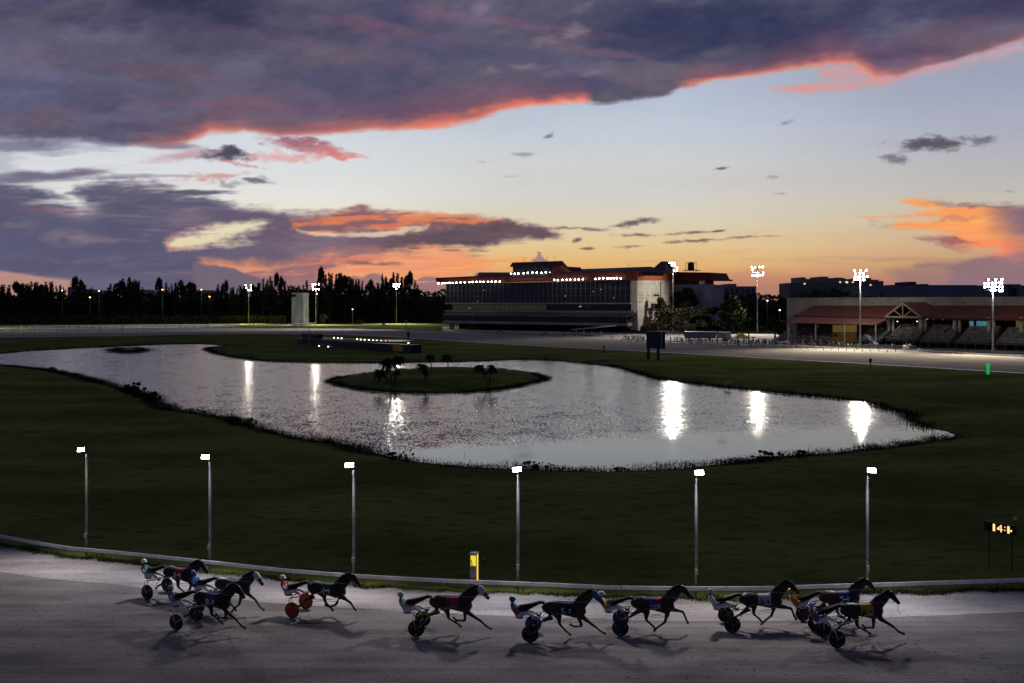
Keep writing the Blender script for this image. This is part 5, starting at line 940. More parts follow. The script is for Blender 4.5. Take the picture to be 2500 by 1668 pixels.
for px, py, w_, lab in [(1457, 880, 3.4, 'grey pipe lying on the far lake bank'), (1768, 942, 1.0, 'small pale outlet block on the right far bank')]:
    p = G(px, py); o = MB().tube([(0, 0, .15), (w_, -.4, .55)], .3, 10).build('drain_pipe', M['concrete']); o.location = p; tag(o, lab, 'pipe')
# white outrider
from_b = voxel(horse_body(dict(ff=[(.40,.84),(.44,.50),(.44,.20),(.46,.06)], fb=[(.44,.84),(.52,.50),(.50,.20),(.54,.06)], hf=[(-.72,.86),(-.88,.52),(-.84,.20),(-.80,.06)], hb=[(-.70,.86),(-.80,.52),(-.74,.20),(-.70,.06)], neck=-.1)), .03, 'horse', mat('white_horse_coat', (.60, .60, .55), .6, .08, 6))
oh = link('horse', from_b); p = G(2214, 860); oh.location = p; oh.rotation_euler = (0, 0, R(-70)); oh.scale = (1.35,) * 3; tag(oh, 'white horse standing at the edge of the far track with a rider', 'horse'); link('tail', MB().tube([(-1.08, 0, 1.38), (-1.18, 0, 1.2), (-1.2, 0, .75)], [.05, .08, .03], 6).mesh('tail', M['concrete']), oh)
def person_mb(seat=False, arms=0, rs=random):
    a = MB(); hz = .48 if seat else .90
    if seat:
        for s in (-1, 1): a.tube([(s * .1, 0, .5), (s * .12, -.42, .52), (s * .12, -.45, .05)], [.09, .075, .045], 8); a.box((s * .12, -.52, .04), (.09, .24, .07))
    else:
        for s in (-1, 1): a.tube([(s * .09, 0, .92), (s * .10, -.02, .48), (s * .11, 0, .06)], [.095, .065, .045], 8); a.box((s * .11, -.06, .04), (.09, .25, .07))
    nleg = len(a.f); a.tube([(0, 0, hz - .06), (0, 0, hz + .2), (0, -.01, hz + .48), (0, 0, hz + .56)], [(.15, .11), (.14, .10), (.20, .12), (.08, .07)], 10)
    for s in (-1, 1):
        hand = (s * .24, -.08, hz) if not arms else (s * .16, -.26, hz + .30); a.tube([(s * .19, 0, hz + .48), (s * .25, .02, hz + .22), hand], [.055, .045, .03], 7)
    nsh = len(a.f); a.tube([(0, 0, hz + .52), (0, 0, hz + .64)], .055, 8); a.ball((0, -.01, hz + .74), .105, 10, 7, (.82, .92, 1.15)); a.ball((0, -.11, hz + .72), .02, 5, 4)
    for s in (-1, 1):
        hand = (s * .24, -.08, hz) if not arms else (s * .16, -.26, hz + .30); a.ball((hand[0], hand[1] - .02, hand[2] - .03), .035, 6, 5, (.6, .8, 1.2))
    nsk = len(a.f); a.ball((0, .02, hz + .78), .11, 10, 6, (.86, .9, 1.0)); return a, nleg, nsh, nsk
SHIRT = {'red': (.45,.04,.03), 'white': (.62,.62,.62), 'blue': (.04,.08,.40), 'dark': (.03,.03,.04), 'orange': (.55,.16,.03), 'grey': (.22,.22,.24), 'tan': (.42,.33,.22), 'green': (.06,.22,.10)}
SKN = [mat('light_skin', (.50, .30, .22), .6, .05, 4), mat('brown_skin', (.18, .09, .055), .6, .05, 4)]; HR = [mat('dark_hair', (.02, .015, .012), .7, .2, 9), mat('fair_hair', (.30, .20, .09), .7, .2, 9)]; TR = [mat('blue_jeans', (.05, .07, .14), .8, .1, 9), mat('khaki_trousers', (.30, .25, .17), .8, .1, 9), mat('black_trousers', (.02, .02, .022), .8, .1, 9)]
PEOPLE = {}
for cn, cc in SHIRT.items():
    sm = mat(cn + '_shirt', cc, .8, .1, 6)
    for seat in (0, 1):
        for v in range(2):
            a, i1, i2, i3 = person_mb(bool(seat), v); me = a.mesh('person', [random.choice(TR), sm, SKN[v], HR[v]], True); ix = np.zeros(len(me.polygons), np.int32); ix[i1:] = 1; ix[i2:] = 2; ix[i3:] = 3; me.polygons.foreach_set('material_index', ix); PEOPLE[cn, seat, v] = me
def person(loc, cn, seat, rz, label, group, sc_=1.):
    o = link('person', PEOPLE[cn, seat, random.randint(0, 1)]); o.location = loc; o.rotation_euler = (0, 0, rz); o.scale = (sc_,) * 3; return tag(o, label, 'person', group)
person((p.x - .1, p.y + .05, 1.42), 'red', 1, R(20), 'person in a red top riding the white horse on the far track', None, 1.25)
CRA = 'aeiou'
def crowd(n, xa, xb, ya, yb, seed, where, cols, depth=(0, 6)):
    rs = random.Random(seed)
    for _ in range(n):
        x = rs.uniform(xa, xb); t = (x - xa) / (xb - xa); by = ya + (yb - ya) * t - rs.uniform(*depth); cn = rs.choice(cols); art = 'an' if cn[0] in CRA else 'a'
        lab = 'person in %s %s top standing in the crowd %s' % (art, cn, where); person(G(x, by), cn, 0, rs.uniform(-.9, .9), lab, '%s topped people standing %s' % (cn, where), rs.uniform(.95, 1.2))
crowd(24, 1522, 1582, 833, 836, 1, 'below the grandstand end', ['white', 'red', 'dark', 'grey', 'tan', 'white'])
crowd(46, 1628, 1782, 838.5, 844, 2, 'in front of the grey trailer', ['white', 'red', 'red', 'dark', 'blue', 'grey', 'white'])
crowd(34, 1782, 1862, 843, 846.5, 3, 'around the yellow canopy', ['blue', 'blue', 'white', 'dark', 'grey'], (0, 9))
crowd(38, 1862, 1985, 846, 852, 4, 'by the pavilion steps', ['dark', 'red', 'white', 'tan', 'grey', 'orange', 'green'], (0, 9))
crowd(28, 1985, 2100, 850, 855, 5, 'under the red awning', ['orange', 'tan', 'white', 'green', 'dark', 'grey'], (0, 10))
crowd(8, 2110, 2250, 852, 855, 6, 'beside the pavilion ramp', ['blue', 'dark', 'grey', 'white'], (0, 6))
crowd(10, 1310, 1500, 820, 829, 7, 'on the apron before the grandstand', ['white', 'dark', 'red', 'grey'], (0, 4))
# ---------------------------------------------------------------- main grandstand
def gloc(f, u, y): q = f.a + f.u * u - f.n * y; return (q.x, q.y, 0)
gf = frame(1090, 803.2, 1541, 812.5); GS = f_root(gf, 'grandstand', 'large glass fronted grandstand with red fascia and rows of white lights', 'grandstand')
def P(px, py, off=0.): return f_uz(gf, px, py, off)
def quadz(name, pts, thick, m, off=0., parent=None):     # polygon given in photo pixels on the plane `off` metres out, with thickness going back
    q = [P(x, y, off) for x, y in pts]; return MB().prism([(u, -off, z) for u, z in q], (0, thick, 0)).build(name, m, parent or GS)
LF = gf.L
M['paneglow'] = mat('lit_window_and_glint', (.9, .8, .5), .3, .02, 2, emis=(1., .85, .55), estr=.9, sampling='NONE')
# upper glazed block
u0 = P(1090, 700)[0]; u1 = P(1541, 700)[0]; zt = P(1300, 689)[1]; zs = P(1300, 741)[1]
MB().box(((u0 + u1) / 2, 15.2, (zt + zs) / 2), (u1 - u0, 30, zt - zs)).build('wall', M['dark'], GS)
def band(name, zlo, zhi, ua, ub, off, m, n=None, post=.22, depth=.3):
    pn = MB().box(((ua + ub) / 2, -off, (zlo + zhi) / 2), (ub - ua, .1, zhi - zlo)).build(name, m, GS)
    if n:
        ml = MB()
        for i in range(n + 1): ml.box((ua + (ub - ua) * i / n, -off - .12 - depth / 2, (zlo + zhi) / 2), (post, depth, zhi - zlo))
        for zz in (.34, .66): ml.box(((ua + ub) / 2, -off - .1, zlo + (zhi - zlo) * zz), (ub - ua, .08, .1))
        ml.build('mullions', M['mullion'], pn)
    return pn
band('window_band', zs + .3, zt, u0 + .1, u1 - .1, .15, M['glass'], 41, .17, .25)
MB().box(((u0 + u1) / 2, 14.4, zs), (u1 - u0 + .4, 31, .7)).build('sill', M['concrete'], GS)
z3 = P(1300, 759)[1]; ur = P(1553, 750)[0]
MB().box(((u0 + ur) / 2 + 1, 17, (zs + z3) / 2), (ur - u0 - 2, 28, zs - z3)).build('wall', M['dark'], GS)
ul = u0 + 2; um = P(1327, 750)[0]; yp = MB().box(((ul + um) / 2, 2.9, (zs + z3) / 2 - .1), (um - ul, .1, zs - z3 - .9)).build('window_band', M['warmwin'], GS)
ml = MB()
for i in range(22): ml.box((ul + (um - ul) * i / 21, 2.8, (zs + z3) / 2 - .1), (.15, .1, zs - z3 - .9))
ml.build('mullions', M['darkmetal'], yp)
MB().box(((um + ur) / 2, 2.9, (zs + z3) / 2 - .1), (ur - um - .5, .1, zs - z3 - .9)).build('window_band', M['glass'], GS)
# projecting lower floor: slab, sloping glass roof, glass band, floor slab
OF = 5.; uL, uR = P(1082, 780, OF)[0], P(1531, 780, OF)[0]; zB1, zB0 = P(1300, 772, OF)[1], P(1300, 786, OF)[1]; zC = P(1300, 792.5, OF)[1]
MB().box(((u0 + ur) / 2, 13, z3 - .25), (ur - u0, 29, .9)).build('slab', M['concrete'], GS)
MB().prism([(uL, -OF, zB1), (uR, -OF, zB1), (ur - .5, -1.4, z3 - .75), (u0 + 1, -1.4, z3 - .75)], (0, 0, -.25)).build('sloping_roof', mat('grey_glass_roof', (.05, .055, .065), .35, .3, .4), GS)
rb = MB()
for i in range(40): t = i / 39; rb.tube([(uL + (uR - uL) * t, -OF, zB1 + .05), (u0 + 1 + (ur - u0 - 1.5) * t, -1.4, z3 - .68)], .07, 4)
rb.build('roof_ribs', M['mullion'], GS)
band('window_band', zB0, zB1, uL, uR, OF - .3, M['glass'], 44, .14, .3)
MB().box(((uL + uR) / 2, 12 - OF / 2, (zB0 + zC) / 2), (uR - uL + .6, 24 + OF, zB0 - zC)).build('floor_slab', M['concrete'], GS)
MB().box(((uL + uR) / 2, 14, zB1 - 1.5), (uR - uL - 1, 26, zB0 + 3 - zC)).build('wall', M['dark'], GS)
lt = MB()
for px in (1139, 1171, 1203, 1235, 1299, 1323):
    u, z = P(px, 762.5, 1)
    for k in (-1, 0, 1): MB().ball((u + k * .75, -1.6, z - .6), .22, 6, 4, (1.3, 1, .5)).build('eave_light', M['warmbulb'], GS)
rsw = random.Random(8)
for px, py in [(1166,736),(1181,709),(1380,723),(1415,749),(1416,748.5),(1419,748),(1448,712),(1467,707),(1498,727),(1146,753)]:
    u, z = P(px, py, .4); MB().box((u, -.45, z), (.5, .06, .22)).build('painted_lamp_glint', M['paneglow'], GS)  # small glowing boxes put on the glass as lamp reflections
# undercroft: columns and dark back wall
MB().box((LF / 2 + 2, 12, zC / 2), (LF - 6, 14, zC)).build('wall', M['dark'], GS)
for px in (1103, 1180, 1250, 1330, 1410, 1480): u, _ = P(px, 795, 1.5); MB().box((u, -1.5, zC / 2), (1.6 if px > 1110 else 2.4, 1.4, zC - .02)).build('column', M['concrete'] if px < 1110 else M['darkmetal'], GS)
ub, _ = P(1152, 798, 3); MB().box((ub, -2, 1.6), (8.5, 1.5, 3.2)).build('planter', mat('dim_green_planting', (.05, .055, .01), .9, .4, 1), GS)
# fascia and roofs
def fas(x0, y0t, y0b, x1, y1t, y1b, off, m, name='fascia', th=6., lean=1.5):
    a, b, c, d = P(x0, y0b, off), P(x1, y1b, off), P(x1, y1t, off - lean), P(x0, y0t, off - lean)
    return MB().add([(a[0], -off, a[1]), (b[0], -off, b[1]), (c[0], -off + lean, c[1]), (d[0], -off + lean, d[1]), (a[0], th, a[1]), (b[0], th, b[1]), (c[0], th, c[1]), (d[0], th, d[1])], [(0, 1, 2, 3), (7, 6, 5, 4), (0, 4, 5, 1), (3, 2, 6, 7), (1, 5, 6, 2), (0, 3, 7, 4)]).build(name, m, GS)
M['fascia_shade'] = mat('shaded_red_fascia', (.12, .030, .018), .7, .25, .3)  # darker copy of the fascia red, its shade put into the colour
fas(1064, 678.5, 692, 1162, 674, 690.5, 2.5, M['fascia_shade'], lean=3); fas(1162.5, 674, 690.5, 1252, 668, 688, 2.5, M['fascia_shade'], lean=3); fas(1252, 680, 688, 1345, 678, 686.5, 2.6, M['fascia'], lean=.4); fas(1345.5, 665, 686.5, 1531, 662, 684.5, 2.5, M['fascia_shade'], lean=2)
a = P(1162, 674, -2); b = P(1590, 651, -12)
def roofslab(pts, m, name='roof', th=-1.2):
    V = [(P(x, y, o)[0], -o, P(x, y, o)[1]) for x, y, o in pts]; return MB().prism(V, (0, 0, th)).build(name, m, GS)
roofslab([(1162, 675, -1), (1252, 672, -1), (1252, 665, -14), (1170, 665, -14)], M['darkroof'])
roofslab([(1392, 666, -1), (1531, 663, -1), (1620, 664, -4), (1590, 651, -16), (1392, 658, -16)], M['darkroof'], th=-2)
ld = MB().tube([(P(1064, 691, 3.2)[0], -3.2, P(1064, 691.5, 3.2)[1]), (P(1225, 689, 3.2)[0], -3.2, P(1225, 690, 3.2)[1])], .12, 6).tube([(P(1350, 685, 3.2)[0], -3.2, P(1350, 685, 3.2)[1]), (P(1520, 681, 3.2)[0], -3.2, P(1520, 681, 3.2)[1])], .12, 6).build('light_rail', M['darkmetal'], GS)
bm_ = MB().ball((0, 0, 0), .30, 10, 6).mesh('bulb', M['bulb'])
LIT = [(1050 + x / 5.875, 590 + y / 5.875, 3.6) for x, y in [(118,600),(170,598),(208,595),(250,594),(283,593),(325,592),(378,590),(436,586),(495,586),(562,582),(608,580),(665,579),(718,577),(770,577),(832,578),(886,576),(938,574),(998,573),(1780,551),(1835,551),(1897,549),(1960,548),(2012,547),(2075,543),(2132,543),(2192,540)]] + [(1400 + x / 5.807, 590 + y / 5.807, 3.6) for x, y in [(311,530),(366,526),(423,521),(483,524),(526,523),(572,520),(614,521),(672,521)]]
for i, (x, y, o) in enumerate(LIT):
    u, z = P(x, y, o); q = link('bulb', bm_, ld); q.location = (u, -o, z)
# added spots at the canopy brighten the white tower, far bend and left fence
for (x, y), aim, k in [((1075, 691), Dz(742, 760, 640), .9), ((1150, 690), Dz(690, 806, 530), .9), ((1090, 690), Dz(320, 800, 540), 3.)]:
    q = P(x, y, 4); wpt = gloc(gf, q[0], -4); spot('canopy_fill_light', (wpt[0], wpt[1], q[1]), aim, FARW * k, 50 if k > .5 else 62, None, (1, .95, .9), 1.2, 1.)
# penthouse
def pq(name, pts, o1, o0, m):                            # prism between offsets
    V = [(P(x, y, o1)[0], -o1, P(x, y, o1)[1]) for x, y in pts]; return MB().prism(V, (0, o1 - o0, 0)).build(name, m, GS)
pq('penthouse', [(1252, 651), (1346, 649), (1346, 684), (1252, 684)], .5, -14, M['glass'])
pq('penthouse_wall', [(1346, 649), (1380, 651), (1390, 668), (1346, 684)], .2, -14, mat('dark_red_panel', (.085, .022, .016), .7, .2, .4))
pq('balcony', [(1250, 671), (1344, 668), (1344, 679), (1250, 681)], 1.6, .4, M['darkmetal'])
V = [(P(x, y, o)[0], -o, P(x, y, o)[1]) for x, y, o in [(1244, 651.5, 2), (1374, 649, 2), (1397, 664, 2), (1373, 637, -4), (1251, 641, -4), (1244, 651.5, -16), (1397, 664, -16), (1373, 637, -10), (1251, 641, -10)]]
MB().add(V, [(0, 1, 3, 4), (1, 2, 3), (4, 3, 7, 8), (3, 2, 6, 7), (0, 4, 8, 5), (8, 7, 6, 5), (0, 5, 6, 2, 1)]).build('penthouse_roof', M['fascia_shade'], GS)
lr = MB().tube([(P(1246, 669, 2)[0], -2, P(1246, 669, 2)[1]), (P(1334, 666, 2)[0], -2, P(1334, 666, 2)[1])], .1, 6).build('light_rail', M['darkmetal'], GS)
for x, y in [(1160,461),(1212,461),(1266,458),(1342,455),(1403,450),(1468,446),(1531,445),(1597,446),(1659,440)]:
    u, z = P(1050 + x / 5.875, 590 + y / 5.875, 2.3); q = link('bulb', bm_, lr); q.location = (u, -2.3, z)
for px, ty, by in [(1280, 629, 641), (1337, 626, 638), (1355, 622, 638), (1436, 647, 658), (1535, 642, 655)]:
    u, z = P(px, by, -6); MB().tube([(u, 6, z - 1), (u, 6, P(px, ty, -6)[1])], .07, 5).build('aerial', M['darkmetal'], GS)
# right end: big curved cream wall, wing behind
ER = []                                                  # footprint of the end wall, curving back from the front corner
c0 = gf.a + gf.u * P(1541, 720)[0]
fp = [(1541, .0), (1556, 1.5), (1572, 6), (1588, 14), (1604, 24), (1622, 36), (1645, 48)]
def wp_(px, back):                                       # world point on ray px, `back` metres behind the facade plane, in local coords
    u, _ = P(px, 742, -back); return (u, back)
def zat(px, py, back): return P(px, py, -back)[1]
wallM = M['cream']; V = []; n_ = len(fp)
for px, bk in fp: u, y = wp_(px, bk); V += [(u, y, zat(px, np.interp(px, [1541, 1590, 1645], [808, 787, 770]), bk)), (u, y, zat(px, np.interp(px, [1541, 1645], [683.5, 681]), bk))]
mb = MB(); mb.add(V, [(2 * i, 2 * i + 2, 2 * i + 3, 2 * i + 1) for i in range(n_ - 1)]); mb.add([(v[0] - .2, v[1] + .6, v[2]) for v in V], [(2 * i + 1, 2 * i + 3, 2 * i + 2, 2 * i) for i in range(n_ - 1)]); endw = mb.build('end_wall', wallM, GS)
# panel joints and small dark vents on the end wall
jm = MB()
def wseg(x0, x1, y, h=.14):
    for q0, q1 in zip(np.linspace(x0, x1, 9)[:-1], np.linspace(x0, x1, 9)[1:]):
        b0, b1 = [float(np.interp(q, [f[0] for f in fp], [f[1] for f in fp])) for q in (q0, q1)]; a_, c_ = wp_(q0, b0 - .06), wp_(q1, b1 - .06); za, zb = zat(q0, y, b0), zat(q1, y, b1); jm.add([(a_[0], a_[1], za), (c_[0], c_[1], zb), (c_[0], c_[1], zb + h), (a_[0], a_[1], za + h)], [(0, 1, 2, 3)])
for x0, x1, y in [(1545, 1640, 716), (1557, 1612, 722.5), (1557, 1583, 729), (1545, 1630, 738), (1570, 1590, 756), (1534 + 8, 1600, 785), (1545, 1600, 694), (1556, 1569, 736.5), (1556, 1569, 762)]: wseg(x0, x1, y)
wseg(1596, 1610, 724, 1.1); jm.build('panel_joints', M['darkmetal'], endw)
lowM = MB(); 
pq('end_base', [(1531, 787), (1548, 770), (1556, 757), (1558, 808), (1531, 800)], .1, -2, M['cream'])
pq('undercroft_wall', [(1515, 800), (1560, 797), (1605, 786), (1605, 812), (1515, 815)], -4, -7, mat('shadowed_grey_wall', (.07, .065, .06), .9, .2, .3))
# orange fascia wrapping the corner
V = []; fq = [(1531, -2.5)] + [(px, bk - 2.5) for px, bk in fp[1:]]
for i, (px, bk) in enumerate(fq): u, y = wp_(px, bk); V += [(u, y, zat(px, np.interp(px, [1531, 1645], [684, 684.5]), bk)), (u, y, zat(px, np.interp(px, [1531, 1560, 1645], [662, 663, 665]), bk))]
mb = MB(); mb.add(V, [(2 * i, 2 * i + 2, 2 * i + 3, 2 * i + 1) for i in range(n_ - 1)]); mb.add([(v[0] - .5, v[1] + 3, v[2]) for v in V], [(2 * i + 1, 2 * i + 3, 2 * i + 2, 2 * i) for i in range(n_ - 1)])
k0 = 0; k1 = 2 * n_
for i in range(n_ - 1): mb.f.append((2 * i + 1, 2 * i + 3, k1 + 2 * i + 3, k1 + 2 * i + 1)); mb.f.append((2 * i, k1 + 2 * i, k1 + 2 * i + 2, 2 * i + 2))
mb.build('fascia', M['fascia'], GS)
# wing: pale blue wall, open storey, red mansard
WB = 50.
def wq(name, pts, m, bk=WB, th=14, parent=None):
    V = [(P(x, y, -bk)[0], bk, P(x, y, -bk)[1]) for x, y in pts]; return MB().prism(V, (0, th, 0)).build(name, m, parent or GS)
wq('wing_wall', [(1640, 694.5), (1739.5, 695), (1739.5, 790), (1640, 790)], M['bluewall']); wq('wing_storey', [(1630, 684), (1722, 684), (1722, 695), (1630, 695)], M['dark'], WB + 2, 10)
ws = MB()
for i in range(16): x = 1640 + i * 6.6; q = P(x, 690, -WB); ws.box((q[0], WB + .2, P(x, 689.5, -WB)[1]), (.25, .25, 2.4))
ws.build('balustrade', M['mullion'], GS); wq('lit_window', [(1706, 686), (1721, 686), (1721, 694), (1706, 694)], mat('dusk_lit_pane', (.4, .36, .3), .4, .2, .6, emis=(.5, .42, .33), estr=.12, sampling='NONE'), WB + 1.8, .1)
wq('wing_roof', [(1632, 664), (1700, 665), (1733, 665.5), (1741, 681), (1748.5, 681), (1748, 685), (1632, 685)], mat('dark_red_roof', (.11, .018, .014), .7, .2, .4), WB - 2, 20)
wq('roof_block', [(1592, 657), (1614, 638.5), (1625.5, 638.5), (1625.5, 659), (1640, 662), (1640, 668), (1592, 666)], M['darkroof'], 30, 8)
tkb = wq('tank_platform', [(1668, 659.5), (1700, 659.5), (1700, 661), (1668, 661)], M['darkmetal'], WB + 4, 5)
u, z = P(1687, 655, -WB - 6); s6 = .28; MB().tube([(u, WB + 6, z - 1), (u, WB + 6, z + 2.6)], 1.7, 16).tube([(u, WB + 6, z + 2.6), (u, WB + 6, z + 3.4)], [1.7, .4], 16).build('water_tank', M['darkmetal'], GS, True)
fm_ = MB()
for x in (1674, 1700): q = P(x, 650, -WB - 6); fm_.tube([(q[0], WB + 6, P(x, 664, -WB - 6)[1]), (q[0], WB + 6, P(x, 641, -WB - 6)[1])], .10, 5)
a, b, c, d = [(P(x, y, -WB - 6)[0], WB + 6, P(x, y, -WB - 6)[1]) for x, y in ((1674, 641), (1700, 641), (1700, 659), (1674, 659))]; fm_.tube([a, b], .10, 5).tube([a, c], .06, 5).tube([b, d], .06, 5); fm_.build('tank_frame', M['darkmetal'], GS)
# walkway canopy at the apron
cf = frame(1400, 818, 1470, 821); CN = f_root(cf, 'walkway_canopy', 'small white flat canopy on posts below the grandstand', 'canopy')
(ua, za), (ub_, zb_) = f_uz(cf, 1393, 806), f_uz(cf, 1470, 801); MB().prism([(ua, 0, za), (ub_, 0, zb_ + .6), (ub_, 8, zb_ + .8), (ua + 4, 8, za + .5)], (0, 0, .3)).build('roof', M['white'], CN)
for px in (1405, 1424, 1444, 1466): u = f_uz(cf, px, 815)[0]; MB().box((u, .3, za / 2), (.35, .35, za - .02)).build('post', M['white'], CN)
# ---------------------------------------------------------------- red roofed pavilion with bleachers
pf = frame(1921, 836, 2500, 855); PV = f_root(pf, 'pavilion', 'long cream pavilion with red metal roof, awning and white truss gable', 'pavilion')
Pp = lambda x, y, o=0.: f_uz(pf, x, y, o)
def pv(name, pts, o1, th, m, parent=None): V = [(Pp(x, y, o1)[0], -o1, Pp(x, y, o1)[1]) for x, y in pts]; return MB().prism(V, (0, th, 0)).build(name, m, parent or PV)
LP_ = Pp(2500, 800)[0] + 45; zbk = Pp(1921, 730, -14)[1]
def pslab(name, pts, m, th=-.35): V = [(Pp(x, y, o)[0], -o, Pp(x, y, o)[1]) for x, y, o in pts]; return MB().prism(V, (0, 0, th)).build(name, m, PV)
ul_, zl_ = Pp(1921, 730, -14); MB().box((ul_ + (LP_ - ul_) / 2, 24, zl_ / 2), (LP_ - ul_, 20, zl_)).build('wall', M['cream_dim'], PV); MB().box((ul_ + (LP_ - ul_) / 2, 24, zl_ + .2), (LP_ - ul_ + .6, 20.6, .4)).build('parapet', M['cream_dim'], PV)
vt = MB()
for px, py in [(1992, 740), (2050, 740), (2131, 740), (2194, 740), (2283, 740), (2354, 740), (2454, 740)]: u, z = Pp(px, py, -13.9); vt.box((u, 13.93, z), (.35, .12, .35))
vt.build('vents', M['dark'], PV)
RL = 2600; pslab('roof', [(1937, 771, 2), (RL, 781, 2), (RL, 746, -13.9), (1987, 746.5, -13.9)], M['redroof'], -.5)
pslab('eave_trim', [(1937, 772.5, 2.1), (RL, 782.5, 2.1), (RL, 781.2, 2.15), (1937, 771.2, 2.15)], mat('dark_trim', (.06, .03, .025), .7, .2, 2), -.25)
pslab('awning', [(1921.6, 786.5, 9), (2138, 791.5, 9), (2168, 778.5, 2.2), (1952, 773.5, 2.2)], M['awning'], -.3)
for px, by in [(1924, 839), (1991, 839.5), (2062, 840), (2138, 842)]: u, z = Pp(px, 789, 8.8); MB().tube([(u, -8.8, 0), (u, -8.8, z - .4)], .20, 8).build('awning_post', M['cream'], PV)
# gable with white truss
ga, gb, gc = [(Pp(x, y, 4)[0], Pp(x, y, 4)[1]) for x, y in ((2161, 774), (2249.5, 775), (2204, 740.5))]
mb = MB(); rp = Pp(2239, 738.5, -10); mb.add([(ga[0] - .4, -4.3, ga[1]), (gc[0], -4.3, gc[1] + .4), (gb[0] + .4, -4.3, gb[1]), (ga[0] - .4, 12, ga[1] + 2), (gc[0], 12, gc[1] + .4), (gb[0] + .4, 12, gb[1] + 2)], [(0, 3, 4, 1), (1, 4, 5, 2)]); mb.add([(v[0], v[1], v[2] - .35) for v in mb.v[:6]], [(1, 4, 3, 0), (2, 5, 4, 1)]); mb.build('gable_roof', M['redroof'], PV)
tr = MB(); A3 = (ga[0], -4.2, ga[1]); B3 = (gb[0], -4.2, gb[1]); C3 = (gc[0], -4.2, gc[1]); mid = ((ga[0] + gb[0]) / 2, -4.2, (ga[1] + gb[1]) / 2)
for p_, q_, r_ in ((A3, B3, .30), (A3, C3, .30), (C3, B3, .30), (C3, mid, .16), ([(A3[k] + C3[k]) / 2 for k in range(3)], mid, .14), ([(B3[k] + C3[k]) / 2 for k in range(3)], mid, .14)): tr.tube([p_, q_], r_, 4)
tr.build('truss', mat('cream_painted_timber', (.40, .36, .25), .6, .1, 2), PV); MB().prism([A3, B3, C3], (0, .2, 0)).build('gable_back', M['dark'], PV).location = (0, 4.5, 0)
# gallery behind the columns
zg = Pp(2300, 777, 0)[1]; zfl = Pp(2300, 806, 0)[1]
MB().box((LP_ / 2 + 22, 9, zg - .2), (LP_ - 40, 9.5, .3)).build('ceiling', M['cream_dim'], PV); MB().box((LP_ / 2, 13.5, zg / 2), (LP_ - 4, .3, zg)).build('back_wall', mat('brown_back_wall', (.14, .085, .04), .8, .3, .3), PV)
for px in (2175, 2253, 2336, 2420, 2500): 
    u, _ = Pp(px, 790, 0); MB().box((u - .7, -.1, (zg + zfl) / 2 + .0), (.9, .9, zg - zfl + 1.2)).box((u + .9, -.1, (zg + zfl) / 2), (.6, .6, zg - zfl + 1.2)).build('column', M['cream'], PV)
for px, w_ in ((2215, 30), (2300, 36), (2378, 20), (2440, 24), (2480, 12)): u, z = Pp(px, 790, -9); MB().box((u, 9, z - .5), (w_ * .12, .3, 4.5)).build('doorway', M['dark'], PV)
for x0, x1 in ((2367, 2377), (2384, 2416)): (ua, z1_), (ub2, z0_) = Pp(x0, 784, -8), Pp(x1, 799.5, -8); MB().box(((ua + ub2) / 2, 8, (z0_ + z1_) / 2), (ub2 - ua, .2, z1_ - z0_)).build('screen', M['screen'], PV)
(ua, z1_), (ub2, z0_) = Pp(2480, 782, -8), Pp(2500, 803, -8); MB().box(((ua + ub2) / 2, 8.3, (z0_ + z1_) / 2), (ub2 - ua, .2, z1_ - z0_)).build('glowing_wall', M['wallglow'], PV)
for px, py in [(2226, 778), (2281, 779), (2302, 779.5), (2239, 785), (2191, 785), (2357, 780), (2394, 780), (2418, 781), (2454, 781), (2478, 782), (2264, 779)]: u, z = Pp(px, py, -2); MB().ball((u, 2, z), .17, 8, 5, (1.2, 1, .8)).build('ceiling_light', M['warmbulb'], PV)
# walls under the awning, lamplight put in as their own glow
pv('glowing_wall', [(2033, 794), (2091, 794), (2091, 811), (2033, 811)], 3, .3, M['wallglow']); pv('back_wall', [(1945, 786), (2160, 790), (2160, 840), (1945, 838)], -1, .4, mat('shadowed_brown_wall', (.06, .04, .03), .9, .3, .4)); pv('glowing_wall', [(2031, 812), (2090, 812), (2090, 836), (2031, 836)], 2.2, .3, mat('amber_glow_wall', (.22, .13, .045), .8, .2, .5, emis=(.35, .2, .06), estr=.08, sampling='NONE'))
